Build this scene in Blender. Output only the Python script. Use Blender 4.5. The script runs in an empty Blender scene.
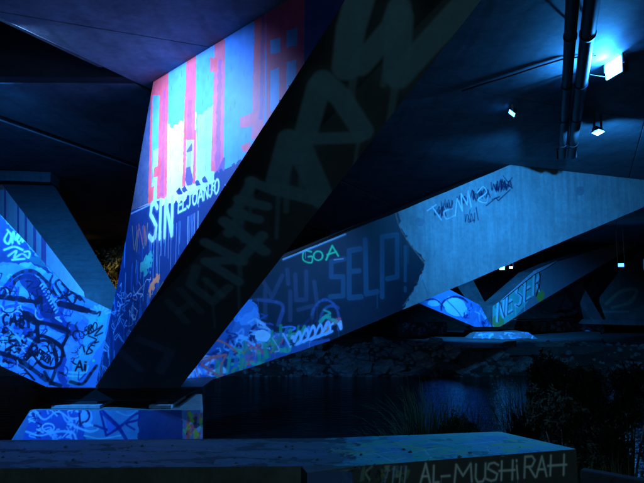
import bpy, bmesh, math, random
import numpy as np
from mathutils import Vector, Matrix
random.seed(7); RNG = np.random.default_rng(7)
R = math.radians
SC = bpy.context.scene
COL = SC.collection

# ------------------------------------------------------------------ camera, world, exposure
CAMZ, F, PITCH, ZC = 3.6, 600.0, math.atan(58.5/600.0), 7.6     # eye height over the water, focal length in px, tilt, deck underside
cam_d = bpy.data.cameras.new('camera'); cam = bpy.data.objects.new('camera', cam_d); COL.objects.link(cam)
cam_d.sensor_width = 36.0; cam_d.lens = 36.0*F/644.0; cam_d.clip_end = 2000; cam_d.clip_start = 0.05
cam.location = (0, 0, CAMZ); cam.rotation_euler = (R(90)+PITCH, 0, 0)
SC.camera = cam
W = bpy.data.worlds.new("World"); SC.world = W; W.use_nodes = True
nt = W.node_tree; bg = nt.nodes['Background']
sky = nt.nodes.new('ShaderNodeTexSky'); sky.sky_type = 'NISHITA'; sky.sun_disc = False
sky.sun_elevation = R(-1.6); sky.sun_rotation = R(20)
tint = nt.nodes.new('ShaderNodeMix'); tint.data_type = 'RGBA'; tint.blend_type = 'MULTIPLY'; tint.inputs[0].default_value = 1; tint.inputs[7].default_value = (.45, .95, 1.05, 1)
nt.links.new(sky.outputs[0], tint.inputs[6]); nt.links.new(tint.outputs[2], bg.inputs[0]); bg.inputs[1].default_value = 0.06
SC.view_settings.view_transform = 'Standard'; SC.view_settings.look = 'None'
SC.view_settings.exposure = 0; SC.view_settings.gamma = 1
SC.cycles.use_denoising = True
SC.cycles.sample_clamp_indirect = 4.0
SC.cycles.max_bounces = 6

# ------------------------------------------------------------------ point helpers (places in the world, metres)
CAMP = Vector((0, 0, CAMZ))
FW = Vector((0, math.cos(PITCH), math.sin(PITCH))); UP = Vector((0, -math.sin(PITCH), math.cos(PITCH))); RT = Vector((1, 0, 0))
def ray(px, py): return FW + RT*((px-322)/F) + UP*((241.5-py)/F)
def on_plane(px, py, p0, n):
    d = ray(px, py); return CAMP + d*((p0-CAMP).dot(n)/d.dot(n))
def on_z(px, py, z): return on_plane(px, py, Vector((0, 0, z)), Vector((0, 0, 1)))
def on_y(px, py, y): return on_plane(px, py, Vector((0, y, 0)), Vector((0, 1, 0)))

# ------------------------------------------------------------------ paint canvases: graffiti as flat paint on a face
_noise_cache = {}
def vnoise(h, w, cell, seed=0):
    gh, gw = int(h/cell)+3, int(w/cell)+3
    g = np.random.default_rng(seed).random((gh, gw)).astype(np.float32)
    ys = np.arange(h, dtype=np.float32)/cell; xs = np.arange(w, dtype=np.float32)/cell
    yi = ys.astype(int); xi = xs.astype(int); fy = ys-yi; fx = xs-xi
    fy = fy*fy*(3-2*fy); fx = fx*fx*(3-2*fx)
    a = g[yi][:, xi]; b = g[yi][:, xi+1]; c = g[yi+1][:, xi]; d = g[yi+1][:, xi+1]
    return (a*(1-fx)+b*fx)*(1-fy[:, None]) + (c*(1-fx)+d*fx)*fy[:, None]

class Canvas:
    """a rectangle on a plane; marks are given where they stand on it"""
    def __init__(s, p0, n, uaxis, pts, ppm=110, seed=1, pad=.3):
        s.p0, s.n = p0, n.normalized(); s.u = uaxis.normalized(); s.v = s.n.cross(s.u).normalized()
        if s.v.z < 0: s.v = -s.v
        us = [(p-p0).dot(s.u) for p in pts]; vs = [(p-p0).dot(s.v) for p in pts]
        s.u0, s.u1, s.v0, s.v1 = min(us)-pad, max(us)+pad, min(vs)-pad, max(vs)+pad
        s.ppm = ppm; s.w = int((s.u1-s.u0)*ppm); s.h = int((s.v1-s.v0)*ppm)
        s.rgb = np.full((s.h, s.w, 3), .3, np.float32); s.a = np.zeros((s.h, s.w), np.float32)
        s.seed = seed
        s.wear = .90+.05*vnoise(s.h, s.w, 7, seed)+.05*vnoise(s.h, s.w, 31, seed+1)
    def c(s, px, py):
        p = on_plane(px, py, s.p0, s.n)
        return (((p-s.p0).dot(s.u)-s.u0)*s.ppm, ((p-s.p0).dot(s.v)-s.v0)*s.ppm)
    def scale(s, px, py):
        p = on_plane(px, py, s.p0, s.n); return (p-CAMP).dot(FW)/F*s.ppm      # canvas px per photo px
    def uv(s, p): return (((p-s.p0).dot(s.u)-s.u0)/(s.u1-s.u0), ((p-s.p0).dot(s.v)-s.v0)/(s.v1-s.v0))
    def _blend(s, x0, x1, y0, y1, m, col, alpha):
        m = m*alpha*s.wear[y0:y1, x0:x1]; m3 = m[..., None]
        old = s.a[y0:y1, x0:x1]
        s.rgb[y0:y1, x0:x1] = s.rgb[y0:y1, x0:x1]*(1-m3)+np.array(col, np.float32)*m3
        s.a[y0:y1, x0:x1] = old+(1-old)*m
    def raw_stroke(s, pts, rad, col, alpha=1., soft=1.2):
        P = np.array(pts, np.float32); pad = rad+soft+1
        x0 = max(0, int(P[:, 0].min()-pad)); x1 = min(s.w, int(P[:, 0].max()+pad)+1)
        y0 = max(0, int(P[:, 1].min()-pad)); y1 = min(s.h, int(P[:, 1].max()+pad)+1)
        if x1 <= x0 or y1 <= y0: return
        X, Y = np.meshgrid(np.arange(x0, x1), np.arange(y0, y1)); D = np.full(X.shape, 1e9, np.float32)
        for a, b in zip(P[:-1], P[1:]):
            ab = b-a; L = float(ab@ab)+1e-6
            t = np.clip(((X-a[0])*ab[0]+(Y-a[1])*ab[1])/L, 0, 1)
            D = np.minimum(D, np.hypot(X-a[0]-t*ab[0], Y-a[1]-t*ab[1]))
        s._blend(x0, x1, y0, y1, np.clip((rad-D)/soft+.5, 0, 1), col, alpha)
    def stroke(s, pts, wpx, col, alpha=1., soft=1.2, curve=True):
        if curve and len(pts) > 2: pts = smooth(pts)
        k = s.scale(*pts[len(pts)//2]); P = [s.c(*p) for p in pts]; rad = max(.6, wpx*k/2)
        s.raw_stroke(P, rad*1.1, col, alpha*.22, rad*1.8+2)                       # overspray
        n = len(P)
        if curve and n > 8:                                                      # pressure changes along the line
            for i in range(0, n-1, 4): s.raw_stroke(P[i:i+5], rad*random.uniform(.72, 1.15), col, alpha*random.uniform(.82, 1), soft)
        else: s.raw_stroke(P, rad, col, alpha, soft)
        if wpx > 1.5 and random.random() < .3:
            q = random.choice(P); s.raw_stroke([q, (q[0]+random.uniform(-1, 1), q[1]-rad*random.uniform(3, 9))], rad*.28, col, alpha*.7, soft)
    def poly(s, pts, col, alpha=1., rough=0.):
        P = np.array([s.c(*p) for p in pts], np.float32)
        x0 = max(0, int(P[:, 0].min())-2); x1 = min(s.w, int(P[:, 0].max())+3)
        y0 = max(0, int(P[:, 1].min())-2); y1 = min(s.h, int(P[:, 1].max())+3)
        if x1 <= x0 or y1 <= y0: return
        X, Y = np.meshgrid(np.arange(x0, x1, dtype=np.float32), np.arange(y0, y1, dtype=np.float32))
        if rough:
            s.seed += 3
            X = X+(vnoise(y1-y0, x1-x0, 9, s.seed)-.5)*rough; Y = Y+(vnoise(y1-y0, x1-x0, 9, s.seed+1)-.5)*rough
        ins = np.zeros(X.shape, bool)
        for (ax, ay), (bx, by) in zip(P, np.roll(P, -1, 0)):
            cond = ((ay > Y) != (by > Y))
            ins ^= cond & (X < (bx-ax)*(Y-ay)/((by-ay) if by != ay else 1e-6)+ax)
        s._blend(x0, x1, y0, y1, ins.astype(np.float32), col, alpha)
    def ellipse(s, cx, cy, rx, ry, col, alpha=1., rot=0, rough=4.):
        pts = [(cx+rx*math.cos(t)*math.cos(rot)-ry*math.sin(t)*math.sin(rot), cy+rx*math.cos(t)*math.sin(rot)+ry*math.sin(t)*math.cos(rot)) for t in np.linspace(0, 6.283, 22)[:-1]]
        s.poly(pts, col, alpha, rough)
    def drip(s, px, py, length, wpx, col, alpha=.8):
        a = s.c(px, py); k = s.scale(px, py); L = length*k
        s.raw_stroke([a, (a[0]+random.uniform(-1, 1), a[1]-L*.5), (a[0]+random.uniform(-2, 2), a[1]-L)], max(.6, wpx*k/2), col, alpha)
    def text(s, txt, p0, rt, up, wpx, col, alpha=1., gap=.28, soft=1.2, jit=0.):
        x = 0.
        for ch in txt:
            g, gw = GLYPH[ch]
            for line in g:
                pts = [(p0[0]+rt[0]*(x+a)+up[0]*b+random.uniform(-jit, jit), p0[1]+rt[1]*(x+a)+up[1]*b+random.uniform(-jit, jit)) for a, b in line]
                s.stroke(pts, wpx, col, alpha, soft, curve=False)
            x += gw+gap
    def scribble(s, cx, cy, rx, ry, n, wpx, col, alpha=.9, seed=0):
        r = random.Random(seed); x, y = cx-rx, cy
        pts = []
        for i in range(n):
            x = cx-rx+2*rx*i/(n-1); pts.append((x+r.uniform(-1, 1)*rx*.25, cy+ry*(1 if i % 2 else -1)*r.uniform(.4, 1)))
        s.stroke(pts, wpx, col, alpha)
    def grime(s, amount=.35, seed=5):
        n = .5*vnoise(s.h, s.w, 60, seed)+.5*vnoise(s.h, s.w, 17, seed+1)
        col = vnoise(1, s.w, 9, seed+2)[0]; col2 = vnoise(s.h, s.w, 30, seed+3)
        k = 1-amount*np.clip(n*1.3-.25, 0, 1)-amount*.2*(col[None, :] > .75)*(col2 > .45)
        s.rgb *= k[..., None]
    def image(s, name):
        buf = np.empty((s.h, s.w, 4), np.float32)
        lin = np.clip(s.rgb, 0, 1); buf[..., :3] = np.where(lin < .0031308, lin*12.92, 1.055*lin**(1/2.4)-.055)
        buf[..., 3] = 1
        im = bpy.data.images.new(name, s.w, s.h); im.colorspace_settings.name = 'sRGB'; im.pixels.foreach_set(buf.ravel()); im.update()
        b2 = np.ones((s.h, s.w, 4), np.float32); b2[..., :3] = s.a[..., None]
        ia = bpy.data.images.new(name+'_cover', s.w, s.h); ia.colorspace_settings.name = 'Non-Color'; ia.pixels.foreach_set(b2.ravel()); ia.update()
        im.pack(); ia.pack()
        return im, ia

def smooth(pts, n=6):
    P = [np.array(p, float) for p in pts]; P = [2*P[0]-P[1]]+P+[2*P[-1]-P[-2]]; out = []
    for i in range(1, len(P)-2):
        for k in range(n):
            t = k/n; out.append(tuple(.5*((2*P[i])+(-P[i-1]+P[i+1])*t+(2*P[i-1]-5*P[i]+4*P[i+1]-P[i+2])*t*t+(-P[i-1]+3*P[i]-3*P[i+1]+P[i+2])*t**3)))
    out.append(tuple(P[-2])); return out
def arc(cx, cy, r, a0, a1, n=9, ry=None):
    ry = r if ry is None else ry
    return [(cx+r*math.cos(R(a0+(a1-a0)*i/n)), cy+ry*math.sin(R(a0+(a1-a0)*i/n))) for i in range(n+1)]
GLYPH = {
 'A': ([[(0, 0), (.4, 1), (.8, 0)], [(.15, .35), (.65, .35)]], .8), 'L': ([[(0, 1), (0, 0), (.5, 0)]], .5), '-': ([[(0, .45), (.45, .45)]], .45),
 'M': ([[(0, 0), (.08, 1), (.45, .35), (.85, 1), (.95, 0)]], .95), 'U': ([[(0, 1), (0, .25), (.15, 0), (.45, 0), (.6, .25), (.6, 1)]], .6),
 'S': ([[(.6, .85), (.4, 1), (.12, .95), (.05, .7), (.3, .55), (.58, .35), (.5, .06), (.25, 0), (0, .12)]], .6),
 'H': ([[(0, 0), (0, 1)], [(.6, 0), (.6, 1)], [(-.12, .5), (.72, .5)]], .6), 'i': ([[(0, 0), (0, .6)], [(0, .85), (0, .9)]], .1),
 'R': ([[(0, 0), (0, 1), (.4, 1), (.55, .8), (.4, .52), (0, .5)], [(.25, .5), (.6, 0)]], .6), 'G': ([[(.6, .85), (.3, 1), (.05, .7), (.05, .25), (.3, 0), (.6, .2), (.6, .45), (.35, .45)]], .6),
 'O': ([arc(.35, .5, .35, 0, 360, 12, .5)], .7), 'E': ([[(.55, 1), (0, 1), (0, 0), (.55, 0)], [(0, .5), (.45, .5)]], .55), 'P': ([[(0, 0), (0, 1), (.5, 1), (.55, .75), (.5, .5), (0, .5)]], .55),
 '!': ([[(0, 1), (0, .3)], [(0, .08), (0, 0)]], .1), 'T': ([[(0, 1), (.7, 1)], [(.35, 1), (.35, 0)]], .7), 'C': ([[(.6, .9), (.3, 1), (.05, .7), (.05, .3), (.3, 0), (.6, .1)]], .6),
 'B': ([[(0, 0), (0, 1), (.4, .95), (.45, .7), (.35, .55), (0, .5)], [(.35, .55), (.55, .3), (.4, .02), (0, 0)]], .55), 'D': ([[(0, 0), (0, 1), (.4, .9), (.6, .5), (.4, .1), (0, 0)]], .6),
 'N': ([[(0, 0), (0, 1), (.6, 0), (.6, 1)]], .6), 'J': ([[(.1, 1), (.7, 1)], [(.45, 1), (.45, .2), (.25, 0), (0, .15)]], .7), 'I': ([[(0, 0), (0, 1)]], .1), 'K': ([[(0, 0), (0, 1)], [(.55, 1), (0, .45), (.6, 0)]], .6),
 'W': ([[(0, 1), (.2, 0), (.45, .7), (.7, 0), (.9, 1)]], .9), 'Z': ([[(0, 1), (.6, 1), (0, 0), (.6, 0)]], .6), 'X': ([[(0, 0), (.6, 1)], [(0, 1), (.6, 0)]], .6),
 '8': ([arc(.25, .72, .22, 0, 360, 10, .26), arc(.25, .24, .26, 0, 360, 10, .26)], .5), ':': ([[(0, .2), (0, .22)], [(0, .75), (0, .78)]], .1), ' ': ([], .35),
}

# ------------------------------------------------------------------ materials
def newmat(name):
    m = bpy.data.materials.new(name); m.use_nodes = True
    return m, m.node_tree, m.node_tree.nodes['Principled BSDF']
def N(t, kind, **kw):
    n = t.nodes.new(kind)
    for k, v in kw.items(): setattr(n, k, v)
    return n
def noise(t, scale, detail=5, vec=None, rough=.6):
    n = N(t, 'ShaderNodeTexNoise'); n.inputs['Scale'].default_value = scale; n.inputs['Detail'].default_value = detail; n.inputs['Roughness'].default_value = rough
    if vec is not None: t.links.new(vec, n.inputs['Vector'])
    return n.outputs['Fac']
def ramp(t, fac, stops):
    r = N(t, 'ShaderNodeValToRGB'); e = r.color_ramp.elements
    while len(e) < len(stops): e.new(.5)
    for el, (p, c) in zip(e, stops):
        el.position = p; el.color = (*c, 1) if len(c) == 3 else c
    t.links.new(fac, r.inputs[0]); return r.outputs[0]
def g3(v): return (v, v, v)
def mixc(t, fac, a, b, mode='MIX'):
    m = N(t, 'ShaderNodeMix', data_type='RGBA', blend_type=mode)
    if isinstance(fac, float): m.inputs[0].default_value = fac
    else: t.links.new(fac, m.inputs[0])
    for i, x in ((6, a), (7, b)):
        if isinstance(x, tuple): m.inputs[i].default_value = (*x, 1)
        else: t.links.new(x, m.inputs[i])
    return m.outputs[2]
def mapping(t, scale, src='Object', rot=(0, 0, 0)):
    c = N(t, 'ShaderNodeTexCoord'); m = N(t, 'ShaderNodeMapping'); m.inputs['Scale'].default_value = scale; m.inputs['Rotation'].default_value = rot
    t.links.new(c.outputs[src], m.inputs[0]); return m.outputs[0]
def concrete(name, base=(.33, .33, .31), dark=.55, canvas=None, boards=0., board_rot=(0, 0, 0), rough=.85, bump=.35):
    m, t, p = newmat(name)
    v = mapping(t, (1, 1, 1))
    n1 = noise(t, 1.3, 8, v); n2 = noise(t, 9, 8, v, .7)
    vs = mapping(t, (5, 5, .35)); n3 = noise(t, 1.5, 5, vs)
    c1 = ramp(t, n1, [(.3, tuple(x*dark for x in base)), (.7, base)])
    c2 = mixc(t, .45, c1, ramp(t, n2, [(.3, g3(.35)), (.75, g3(1.))]), 'MULTIPLY')
    c3 = mixc(t, .28, c2, ramp(t, n3, [(.42, g3(.5)), (.6, g3(1.))]), 'MULTIPLY')
    col = c3
    hgt = N(t, 'ShaderNodeMath', operation='MULTIPLY_ADD'); t.links.new(n2, hgt.inputs[0]); hgt.inputs[1].default_value = .4; t.links.new(n1, hgt.inputs[2])
    h = hgt.outputs[0]
    if boards:
        vb = mapping(t, (1, 1, 1), rot=board_rot)
        w = N(t, 'ShaderNodeTexWave', bands_direction='Z'); w.inputs['Scale'].default_value = boards; w.inputs['Distortion'].default_value = .6; w.inputs['Detail'].default_value = 2
        t.links.new(vb, w.inputs[0])
        line = ramp(t, w.outputs['Fac'], [(0, g3(.45)), (.18, g3(1.))])
        col = mixc(t, .22, col, line, 'MULTIPLY')
        a = N(t, 'ShaderNodeMath', operation='MULTIPLY_ADD'); t.links.new(line, a.inputs[0]); a.inputs[1].default_value = .18; t.links.new(h, a.inputs[2]); h = a.outputs[0]
    t.links.new(col, p.inputs['Base Color'])
    p.inputs['Roughness'].default_value = rough; p.inputs['Specular IOR Level'].default_value = .3
    if canvas is not None:
        im, ia = canvas.image(name)
        uvn = N(t, 'ShaderNodeUVMap'); uvn.uv_map = 'UVMap'
        ti = N(t, 'ShaderNodeTexImage'); ti.image = im; ti.extension = 'EXTEND'; t.links.new(uvn.outputs[0], ti.inputs[0])
        tj = N(t, 'ShaderNodeTexImage'); tj.image = ia; tj.extension = 'EXTEND'; t.links.new(uvn.outputs[0], tj.inputs[0])
        dirt = mixc(t, .3, ti.outputs[0], ramp(t, n2, [(.3, g3(.45)), (.7, g3(1.))]), 'MULTIPLY')
        chip = N(t, 'ShaderNodeMath', operation='MULTIPLY'); t.links.new(tj.outputs[0], chip.inputs[0]); t.links.new(ramp(t, n2, [(.72, g3(1.)), (.8, g3(.55))]), chip.inputs[1])
        t.links.new(mixc(t, chip.outputs[0], col, dirt), p.inputs['Base Color'])
        rr = N(t, 'ShaderNodeMapRange'); t.links.new(chip.outputs[0], rr.inputs[0]); rr.inputs[3].default_value = rough; rr.inputs[4].default_value = .5
        t.links.new(rr.outputs[0], p.inputs['Roughness'])
    b = N(t, 'ShaderNodeBump'); b.inputs['Strength'].default_value = bump; b.inputs['Distance'].default_value = .02
    t.links.new(h, b.inputs['Height']); t.links.new(b.outputs[0], p.inputs['Normal'])
    return m
def simple(name, col, rough=.6, metal=0., var=.4, scale=6, spec=.5):
    m, t, p = newmat(name); n = noise(t, scale, 6, mapping(t, (1, 1, 1)))
    t.links.new(ramp(t, n, [(.3, tuple(c*(1-var) for c in col)), (.7, col)]), p.inputs['Base Color'])
    p.inputs['Roughness'].default_value = rough; p.inputs['Metallic'].default_value = metal; p.inputs['Specular IOR Level'].default_value = spec
    b = N(t, 'ShaderNodeBump'); b.inputs['Strength'].default_value = .2; b.inputs['Distance'].default_value = .01; t.links.new(n, b.inputs['Height']); t.links.new(b.outputs[0], p.inputs['Normal'])
    return m
def emit(name, col, strength):
    m, t, p = newmat(name); p.inputs['Base Color'].default_value = (.8, .8, .8, 1); p.inputs['Emission Color'].default_value = (*col, 1); p.inputs['Emission Strength'].default_value = strength
    return m
LEAF_N = 0
def leafmat(name, col):
    m, t, p = newmat(name); n = noise(t, 3, 3, mapping(t, (1, 1, 1)))
    t.links.new(ramp(t, n, [(.3, tuple(c*.5 for c in col)), (.7, tuple(c*1.3 for c in col))]), p.inputs['Base Color']); p.inputs['Roughness'].default_value = .8; p.inputs['Specular IOR Level'].default_value = .1
    return m

# ------------------------------------------------------------------ object helpers
def tag(o, label=None, cat=None, group=None, kind=None):
    if label: o['label'] = label
    if cat: o['category'] = cat
    if group: o['group'] = group
    if kind: o['kind'] = kind
    return o
def link(name, me, mats, parent=None):
    o = bpy.data.objects.new(name, me); COL.objects.link(o)
    for m in (mats if isinstance(mats, (list, tuple)) else [mats]): me.materials.append(m)
    if parent is not None:
        o.parent = parent
        o.matrix_parent_inverse = Matrix.Translation(-parent.location)
    return o
def empty(name, loc, *a, **k):
    o = bpy.data.objects.new(name, None); COL.objects.link(o); o.location = loc; return tag(o, *a, **k)
def from_bm(name, bm, mats, parent=None, smoothed=False):
    me = bpy.data.meshes.new(name)
    bmesh.ops.recalc_face_normals(bm, faces=bm.faces); bm.to_mesh(me); bm.free()
    if smoothed:
        for p in me.polygons: p.use_smooth = True
    return link(name, me, mats, parent)
def worn(A, B, step=.34, amp=.007):
    n = (A[1]-A[0]).cross(A[-1]-A[0]).normalized(); a2, b2 = [], []; g = random.Random(len(A)*7+int(abs(A[0].x)*10))
    for i in range(len(A)):
        p, q = A[i], A[(i+1) % len(A)]; bp_, bq_ = B[i], B[(i+1) % len(A)]; L = (q-p).length; k = max(1, min(26, int(L/step)))
        side = n.cross(q-p).normalized() if L > 1e-4 else Vector((0, 0, 0))
        for j in range(k):
            t = j/k if j == 0 else (j+g.uniform(-.3, .3))/k; d = side*(0 if j == 0 else g.uniform(-1, 1)*amp*(2.2 if g.random() < .12 else 1))
            a2.append(p.lerp(q, t)+d); b2.append(bp_.lerp(bq_, t)+d)
    return a2, b2
def prism(name, A, B, mats, parent=None, canvas=None, bevel=.03, subd=0, wear=False):
    """solid between polygon A and polygon B (same vertex count); faces lying on the canvas plane take the painted slot 0"""
    if wear: A, B = worn(A, B, .34*wear, .007/wear)
    bm = bmesh.new()
    va = [bm.verts.new(p) for p in A]; vb = [bm.verts.new(p) for p in B]; n = len(A)
    bm.faces.new(va); bm.faces.new(list(reversed(vb)))
    for i in range(n):
        j = (i+1) % n; bm.faces.new([va[j], va[i], vb[i], vb[j]])
    bmesh.ops.recalc_face_normals(bm, faces=bm.faces)
    if canvas is not None: bmesh.ops.triangulate(bm, faces=[f for f in bm.faces if len(f.verts) == 4 and abs((f.verts[3].co-f.verts[0].co).dot(f.normal)) > .01])
    if bevel: bmesh.ops.bevel(bm, geom=list(bm.edges), offset=bevel, segments=2, profile=.6, affect='EDGES', clamp_overlap=True)
    if canvas is not None:
        uvl = bm.loops.layers.uv.new('UVMap')
        cs = canvas if isinstance(canvas, list) else [canvas]
        for f in bm.faces:
            f.material_index = len(cs); f.normal_update()
            for k, c in enumerate(cs):
                if abs(f.normal.dot(c.n)) > .955 and abs((f.calc_center_median()-c.p0).dot(c.n)) < .12:
                    f.material_index = k
                    for v_ in f.verts:
                        e_ = (v_.co-c.p0).dot(c.n)
                        v_.co -= c.n*e_
                    for l in f.loops: l[uvl].uv = c.uv(l.vert.co)
                    break
    return from_bm(name, bm, mats, parent)
def box(name, lo, hi, mat, parent=None, bevel=.01, rotz=0, origin=None):
    (x0, y0, z0), (x1, y1, z1) = lo, hi
    A = [Vector((x0, y0, z0)), Vector((x1, y0, z0)), Vector((x1, y1, z0)), Vector((x0, y1, z0))]
    B = [Vector((p.x, p.y, z1)) for p in A]
    if rotz:
        M = Matrix.Translation(origin) @ Matrix.Rotation(rotz, 4, 'Z') @ Matrix.Translation(-Vector(origin))
        A = [M @ p for p in A]; B = [M @ p for p in B]
    return prism(name, A, B, mat, parent, bevel=bevel)
def obox(name, c, ax, ay, az, hx, hy, hz, mat, parent=None, bevel=.01):
    A = [c+ax*(sx*hx)+ay*(sy*hy)-az*hz for sx, sy in ((-1, -1), (1, -1), (1, 1), (-1, 1))]
    return prism(name, A, [p+az*(2*hz) for p in A], mat, parent, bevel=bevel)
def tube(name, pts, r, mat, parent=None, seg=14, caps=True):
    bm = bmesh.new(); rings = []
    for i, p in enumerate(pts):
        p = Vector(p); d = (Vector(pts[min(i+1, len(pts)-1)])-Vector(pts[max(i-1, 0)])).normalized()
        a = d.cross(Vector((0, 0, 1)) if abs(d.z) < .95 else Vector((1, 0, 0))).normalized(); b = d.cross(a).normalized()
        rr = r[i] if isinstance(r, (list, tuple)) else r
        rings.append([bm.verts.new(p+a*math.cos(6.2832*k/seg)*rr+b*math.sin(6.2832*k/seg)*rr) for k in range(seg)])
    for r0, r1 in zip(rings[:-1], rings[1:]):
        for k in range(seg): bm.faces.new([r0[k], r0[(k+1) % seg], r1[(k+1) % seg], r1[k]])
    if caps: bm.faces.new(rings[0]); bm.faces.new(rings[-1])
    return from_bm(name, bm, mat, parent, True)

C_BARE = concrete('bare_concrete', (.30, .31, .30), .6)
C_DARK = concrete('stained_concrete', (.16, .17, .16), .5)
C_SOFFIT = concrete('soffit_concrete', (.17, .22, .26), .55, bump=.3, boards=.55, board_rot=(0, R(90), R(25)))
C_BOARD = concrete('board_marked_concrete', (.20, .25, .23), .6, boards=1.6)
STEEL = simple('galvanised_steel', (.28, .29, .30), .35, .9)
C_SHADE = concrete('shade_black_concrete', (.035, .037, .038), .6)  # near-black colour paints shade onto the deck gap parts and the kerb
BLACKSTEEL = simple('blackened_steel', (.025, .028, .03), .45, .6)
RUBBER = simple('black_rubber', (.02, .02, .02), .7)
PLATE = simple('pale_bearing_plate', (.45, .48, .5), .5)

# ================================================================== key planes
ZUP = Vector((0, 0, 1))
def vplane(pa, pb):
    u = (pb-pa); u.z = 0; u.normalize(); return pa.copy(), Vector((u.y, -u.x, 0)), u        # point, normal, along
Ma, Mb = on_z(153, 82, ZC), on_z(285, 2, ZC)
Mp, Mn, Mu = vplane(Ma, Mb)                                     # the painted side wall of the leaning leg
Rp, Rn, Ru = vplane(on_z(510, 165, ZC), on_z(644, 180, ZC))     # long lit face of the right leg
if Rn.y > 0: Rn = -Rn
if Mn.y > 0: Mn = -Mn
M = lambda x, y: on_plane(x, y, Mp, Mn)
Q = lambda x, y: on_plane(x, y, Rp, Rn)
Cfoot = M(95, 388)
Lp = Cfoot.copy()
Lf = lambda x, y: on_plane(x, y, Lp, Rn)
def grow(p, q, d): return q+(q-p).normalized()*d                # extend p->q past q

# ================================================================== ground, water
def gz(x, y):
    s = y+.0*x
    bumps = .12*math.sin(x*.7+y*.35)+.07*math.sin(x*1.9-y*1.3)+.05*math.sin(x*3.7+y*2.9)
    near = 1.45 if y < 7.2 else 1.45-(y-7.2)*.42
    near = max(near, -1.2)
    far = -1.2+(y-26.8)*.55 if y > 26.8 else -1.2
    far = min(far, 1.15)
    if y > 52: far = 1.15+(y-52)*.35
    far = min(far, 14)
    z = max(near, far)
    if y < 40: return z+bumps*(.25 if y < 7 else 1)
    return z+bumps*(.25 if y < 52 else 2.5)
xs = np.concatenate([np.linspace(-260, -22, 18), np.linspace(-20, 26, 140), np.linspace(29, 260, 18)])
ys = np.concatenate([np.linspace(-40, 1, 12), np.linspace(1.5, 34, 150), np.linspace(34.6, 60, 50), np.linspace(62, 420, 40)])
vv = [(float(x), float(y), gz(float(x), float(y))) for y in ys for x in xs]; nx = len(xs)
ff = [(j*nx+i, j*nx+i+1, (j+1)*nx+i+1, (j+1)*nx+i) for j in range(len(ys)-1) for i in range(nx-1)]
me = bpy.data.meshes.new('ground'); me.from_pydata(vv, [], ff)
for p in me.polygons: p.use_smooth = True
gm, t, p = newmat('bank_earth'); v = mapping(t, (1, 1, 1)); n1 = noise(t, 2.2, 9, v, .7); n2 = noise(t, 14, 6, v)
t.links.new(ramp(t, n1, [(.3, (.03, .032, .022)), (.55, (.075, .07, .05)), (.75, (.16, .15, .12))]), p.inputs['Base Color']); p.inputs['Roughness'].default_value = .9
b = N(t, 'ShaderNodeBump'); b.inputs['Strength'].default_value = .8; b.inputs['Distance'].default_value = .06; t.links.new(n2, b.inputs['Height']); t.links.new(b.outputs[0], p.inputs['Normal'])
ground = tag(link('ground', me, gm), kind='structure')
wm, t, p = newmat('river_water'); p.inputs['Base Color'].default_value = (.004, .010, .011, 1); p.inputs['Roughness'].default_value = .05; p.inputs['IOR'].default_value = 1.33
v = mapping(t, (1, 3.2, 1)); n1 = noise(t, 1.6, 5, v, .55); b = N(t, 'ShaderNodeBump'); b.inputs['Strength'].default_value = .6; b.inputs['Distance'].default_value = .05
t.links.new(n1, b.inputs['Height']); t.links.new(b.outputs[0], p.inputs['Normal'])
me = bpy.data.meshes.new('water'); me.from_pydata([(-250, 8, 0), (250, 8, 0), (250, 33, 0), (-250, 33, 0)], [], [(0, 1, 2, 3)])
tag(link('water', me, wm), kind='structure')

# ================================================================== bridge deck
deck = empty('bridge_deck', (0, 10, ZC), 'concrete underside of the bridge deck spanning over the river', 'bridge')
E0, E1 = on_z(0, 18, ZC), on_z(135, 82, ZC); U = (E1-E0); U.z = 0; U.normalize(); V = Ru.copy()
if V.x < 0: V = -V
def pl(s, t, z=ZC): return Vector((E1.x+U.x*s+V.x*t, E1.y+U.y*s+V.y*t, z))
def st(p):
    d = Vector((p.x-E1.x, p.y-E1.y)); m = Matrix(((U.x, V.x), (U.y, V.y))).inverted(); return m @ d
def slab(name, pts, z0, z1, mat, bevel=.012):
    return prism(name, [Vector((p.x, p.y, z0)) for p in pts], [Vector((p.x, p.y, z1)) for p in pts], mat, deck, bevel=bevel)
s_joint = st(on_z(465, 90, ZC))[0]; s_leg = st(on_z(510, 165, ZC))[0]
cuts = [s_joint-60, s_joint-36, s_joint-18, s_joint-12, s_joint-6, s_joint, s_leg-.02, s_leg+6, s_leg+14, s_leg+24, s_leg+36, s_leg+50]
tc = [0, 13.0, 26.0, 39.0]
for a, b_ in zip(cuts[:-1], cuts[1:]):
    for c, d in zip(tc[:-1], tc[1:]):
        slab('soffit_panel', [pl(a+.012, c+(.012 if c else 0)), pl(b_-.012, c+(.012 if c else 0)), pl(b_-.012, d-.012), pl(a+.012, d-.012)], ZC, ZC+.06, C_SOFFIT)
slab('deck_slab', [pl(-60, 0.02), pl(90, 0.02), pl(90, 40), pl(-60, 40)], ZC+.063, ZC+.9, C_DARK)
slab('edge_flange', [pl(-60, -.42), pl(0.3, -.42), pl(0.3, -.005), pl(-60, -.005)], ZC+.17, ZC+.4, C_DARK)
slab('edge_flange', [pl(-60, -.50), pl(-.2, -.50), pl(-.2, -.425), pl(-60, -.425)], ZC+.13, ZC+.4, C_DARK)
slab('gap_roof', [pl(-60, -22), pl(1, -22), pl(1, -.0), pl(-60, -.0)], ZC+1.7, ZC+1.9, C_SHADE)
n0, n1_ = on_z(0, 84, ZC), on_z(118, 84.5, ZC); nd = (n1_-n0).normalized()
LA = n0-nd*22; LB = n1_+nd*.3
k0, k1 = on_z(0, 118, ZC), on_z(110, 157, ZC); kd = (k1-k0).normalized(); KA = k0-kd*((k0.y-n0.y)/kd.y); KB = k1+kd*45
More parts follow.
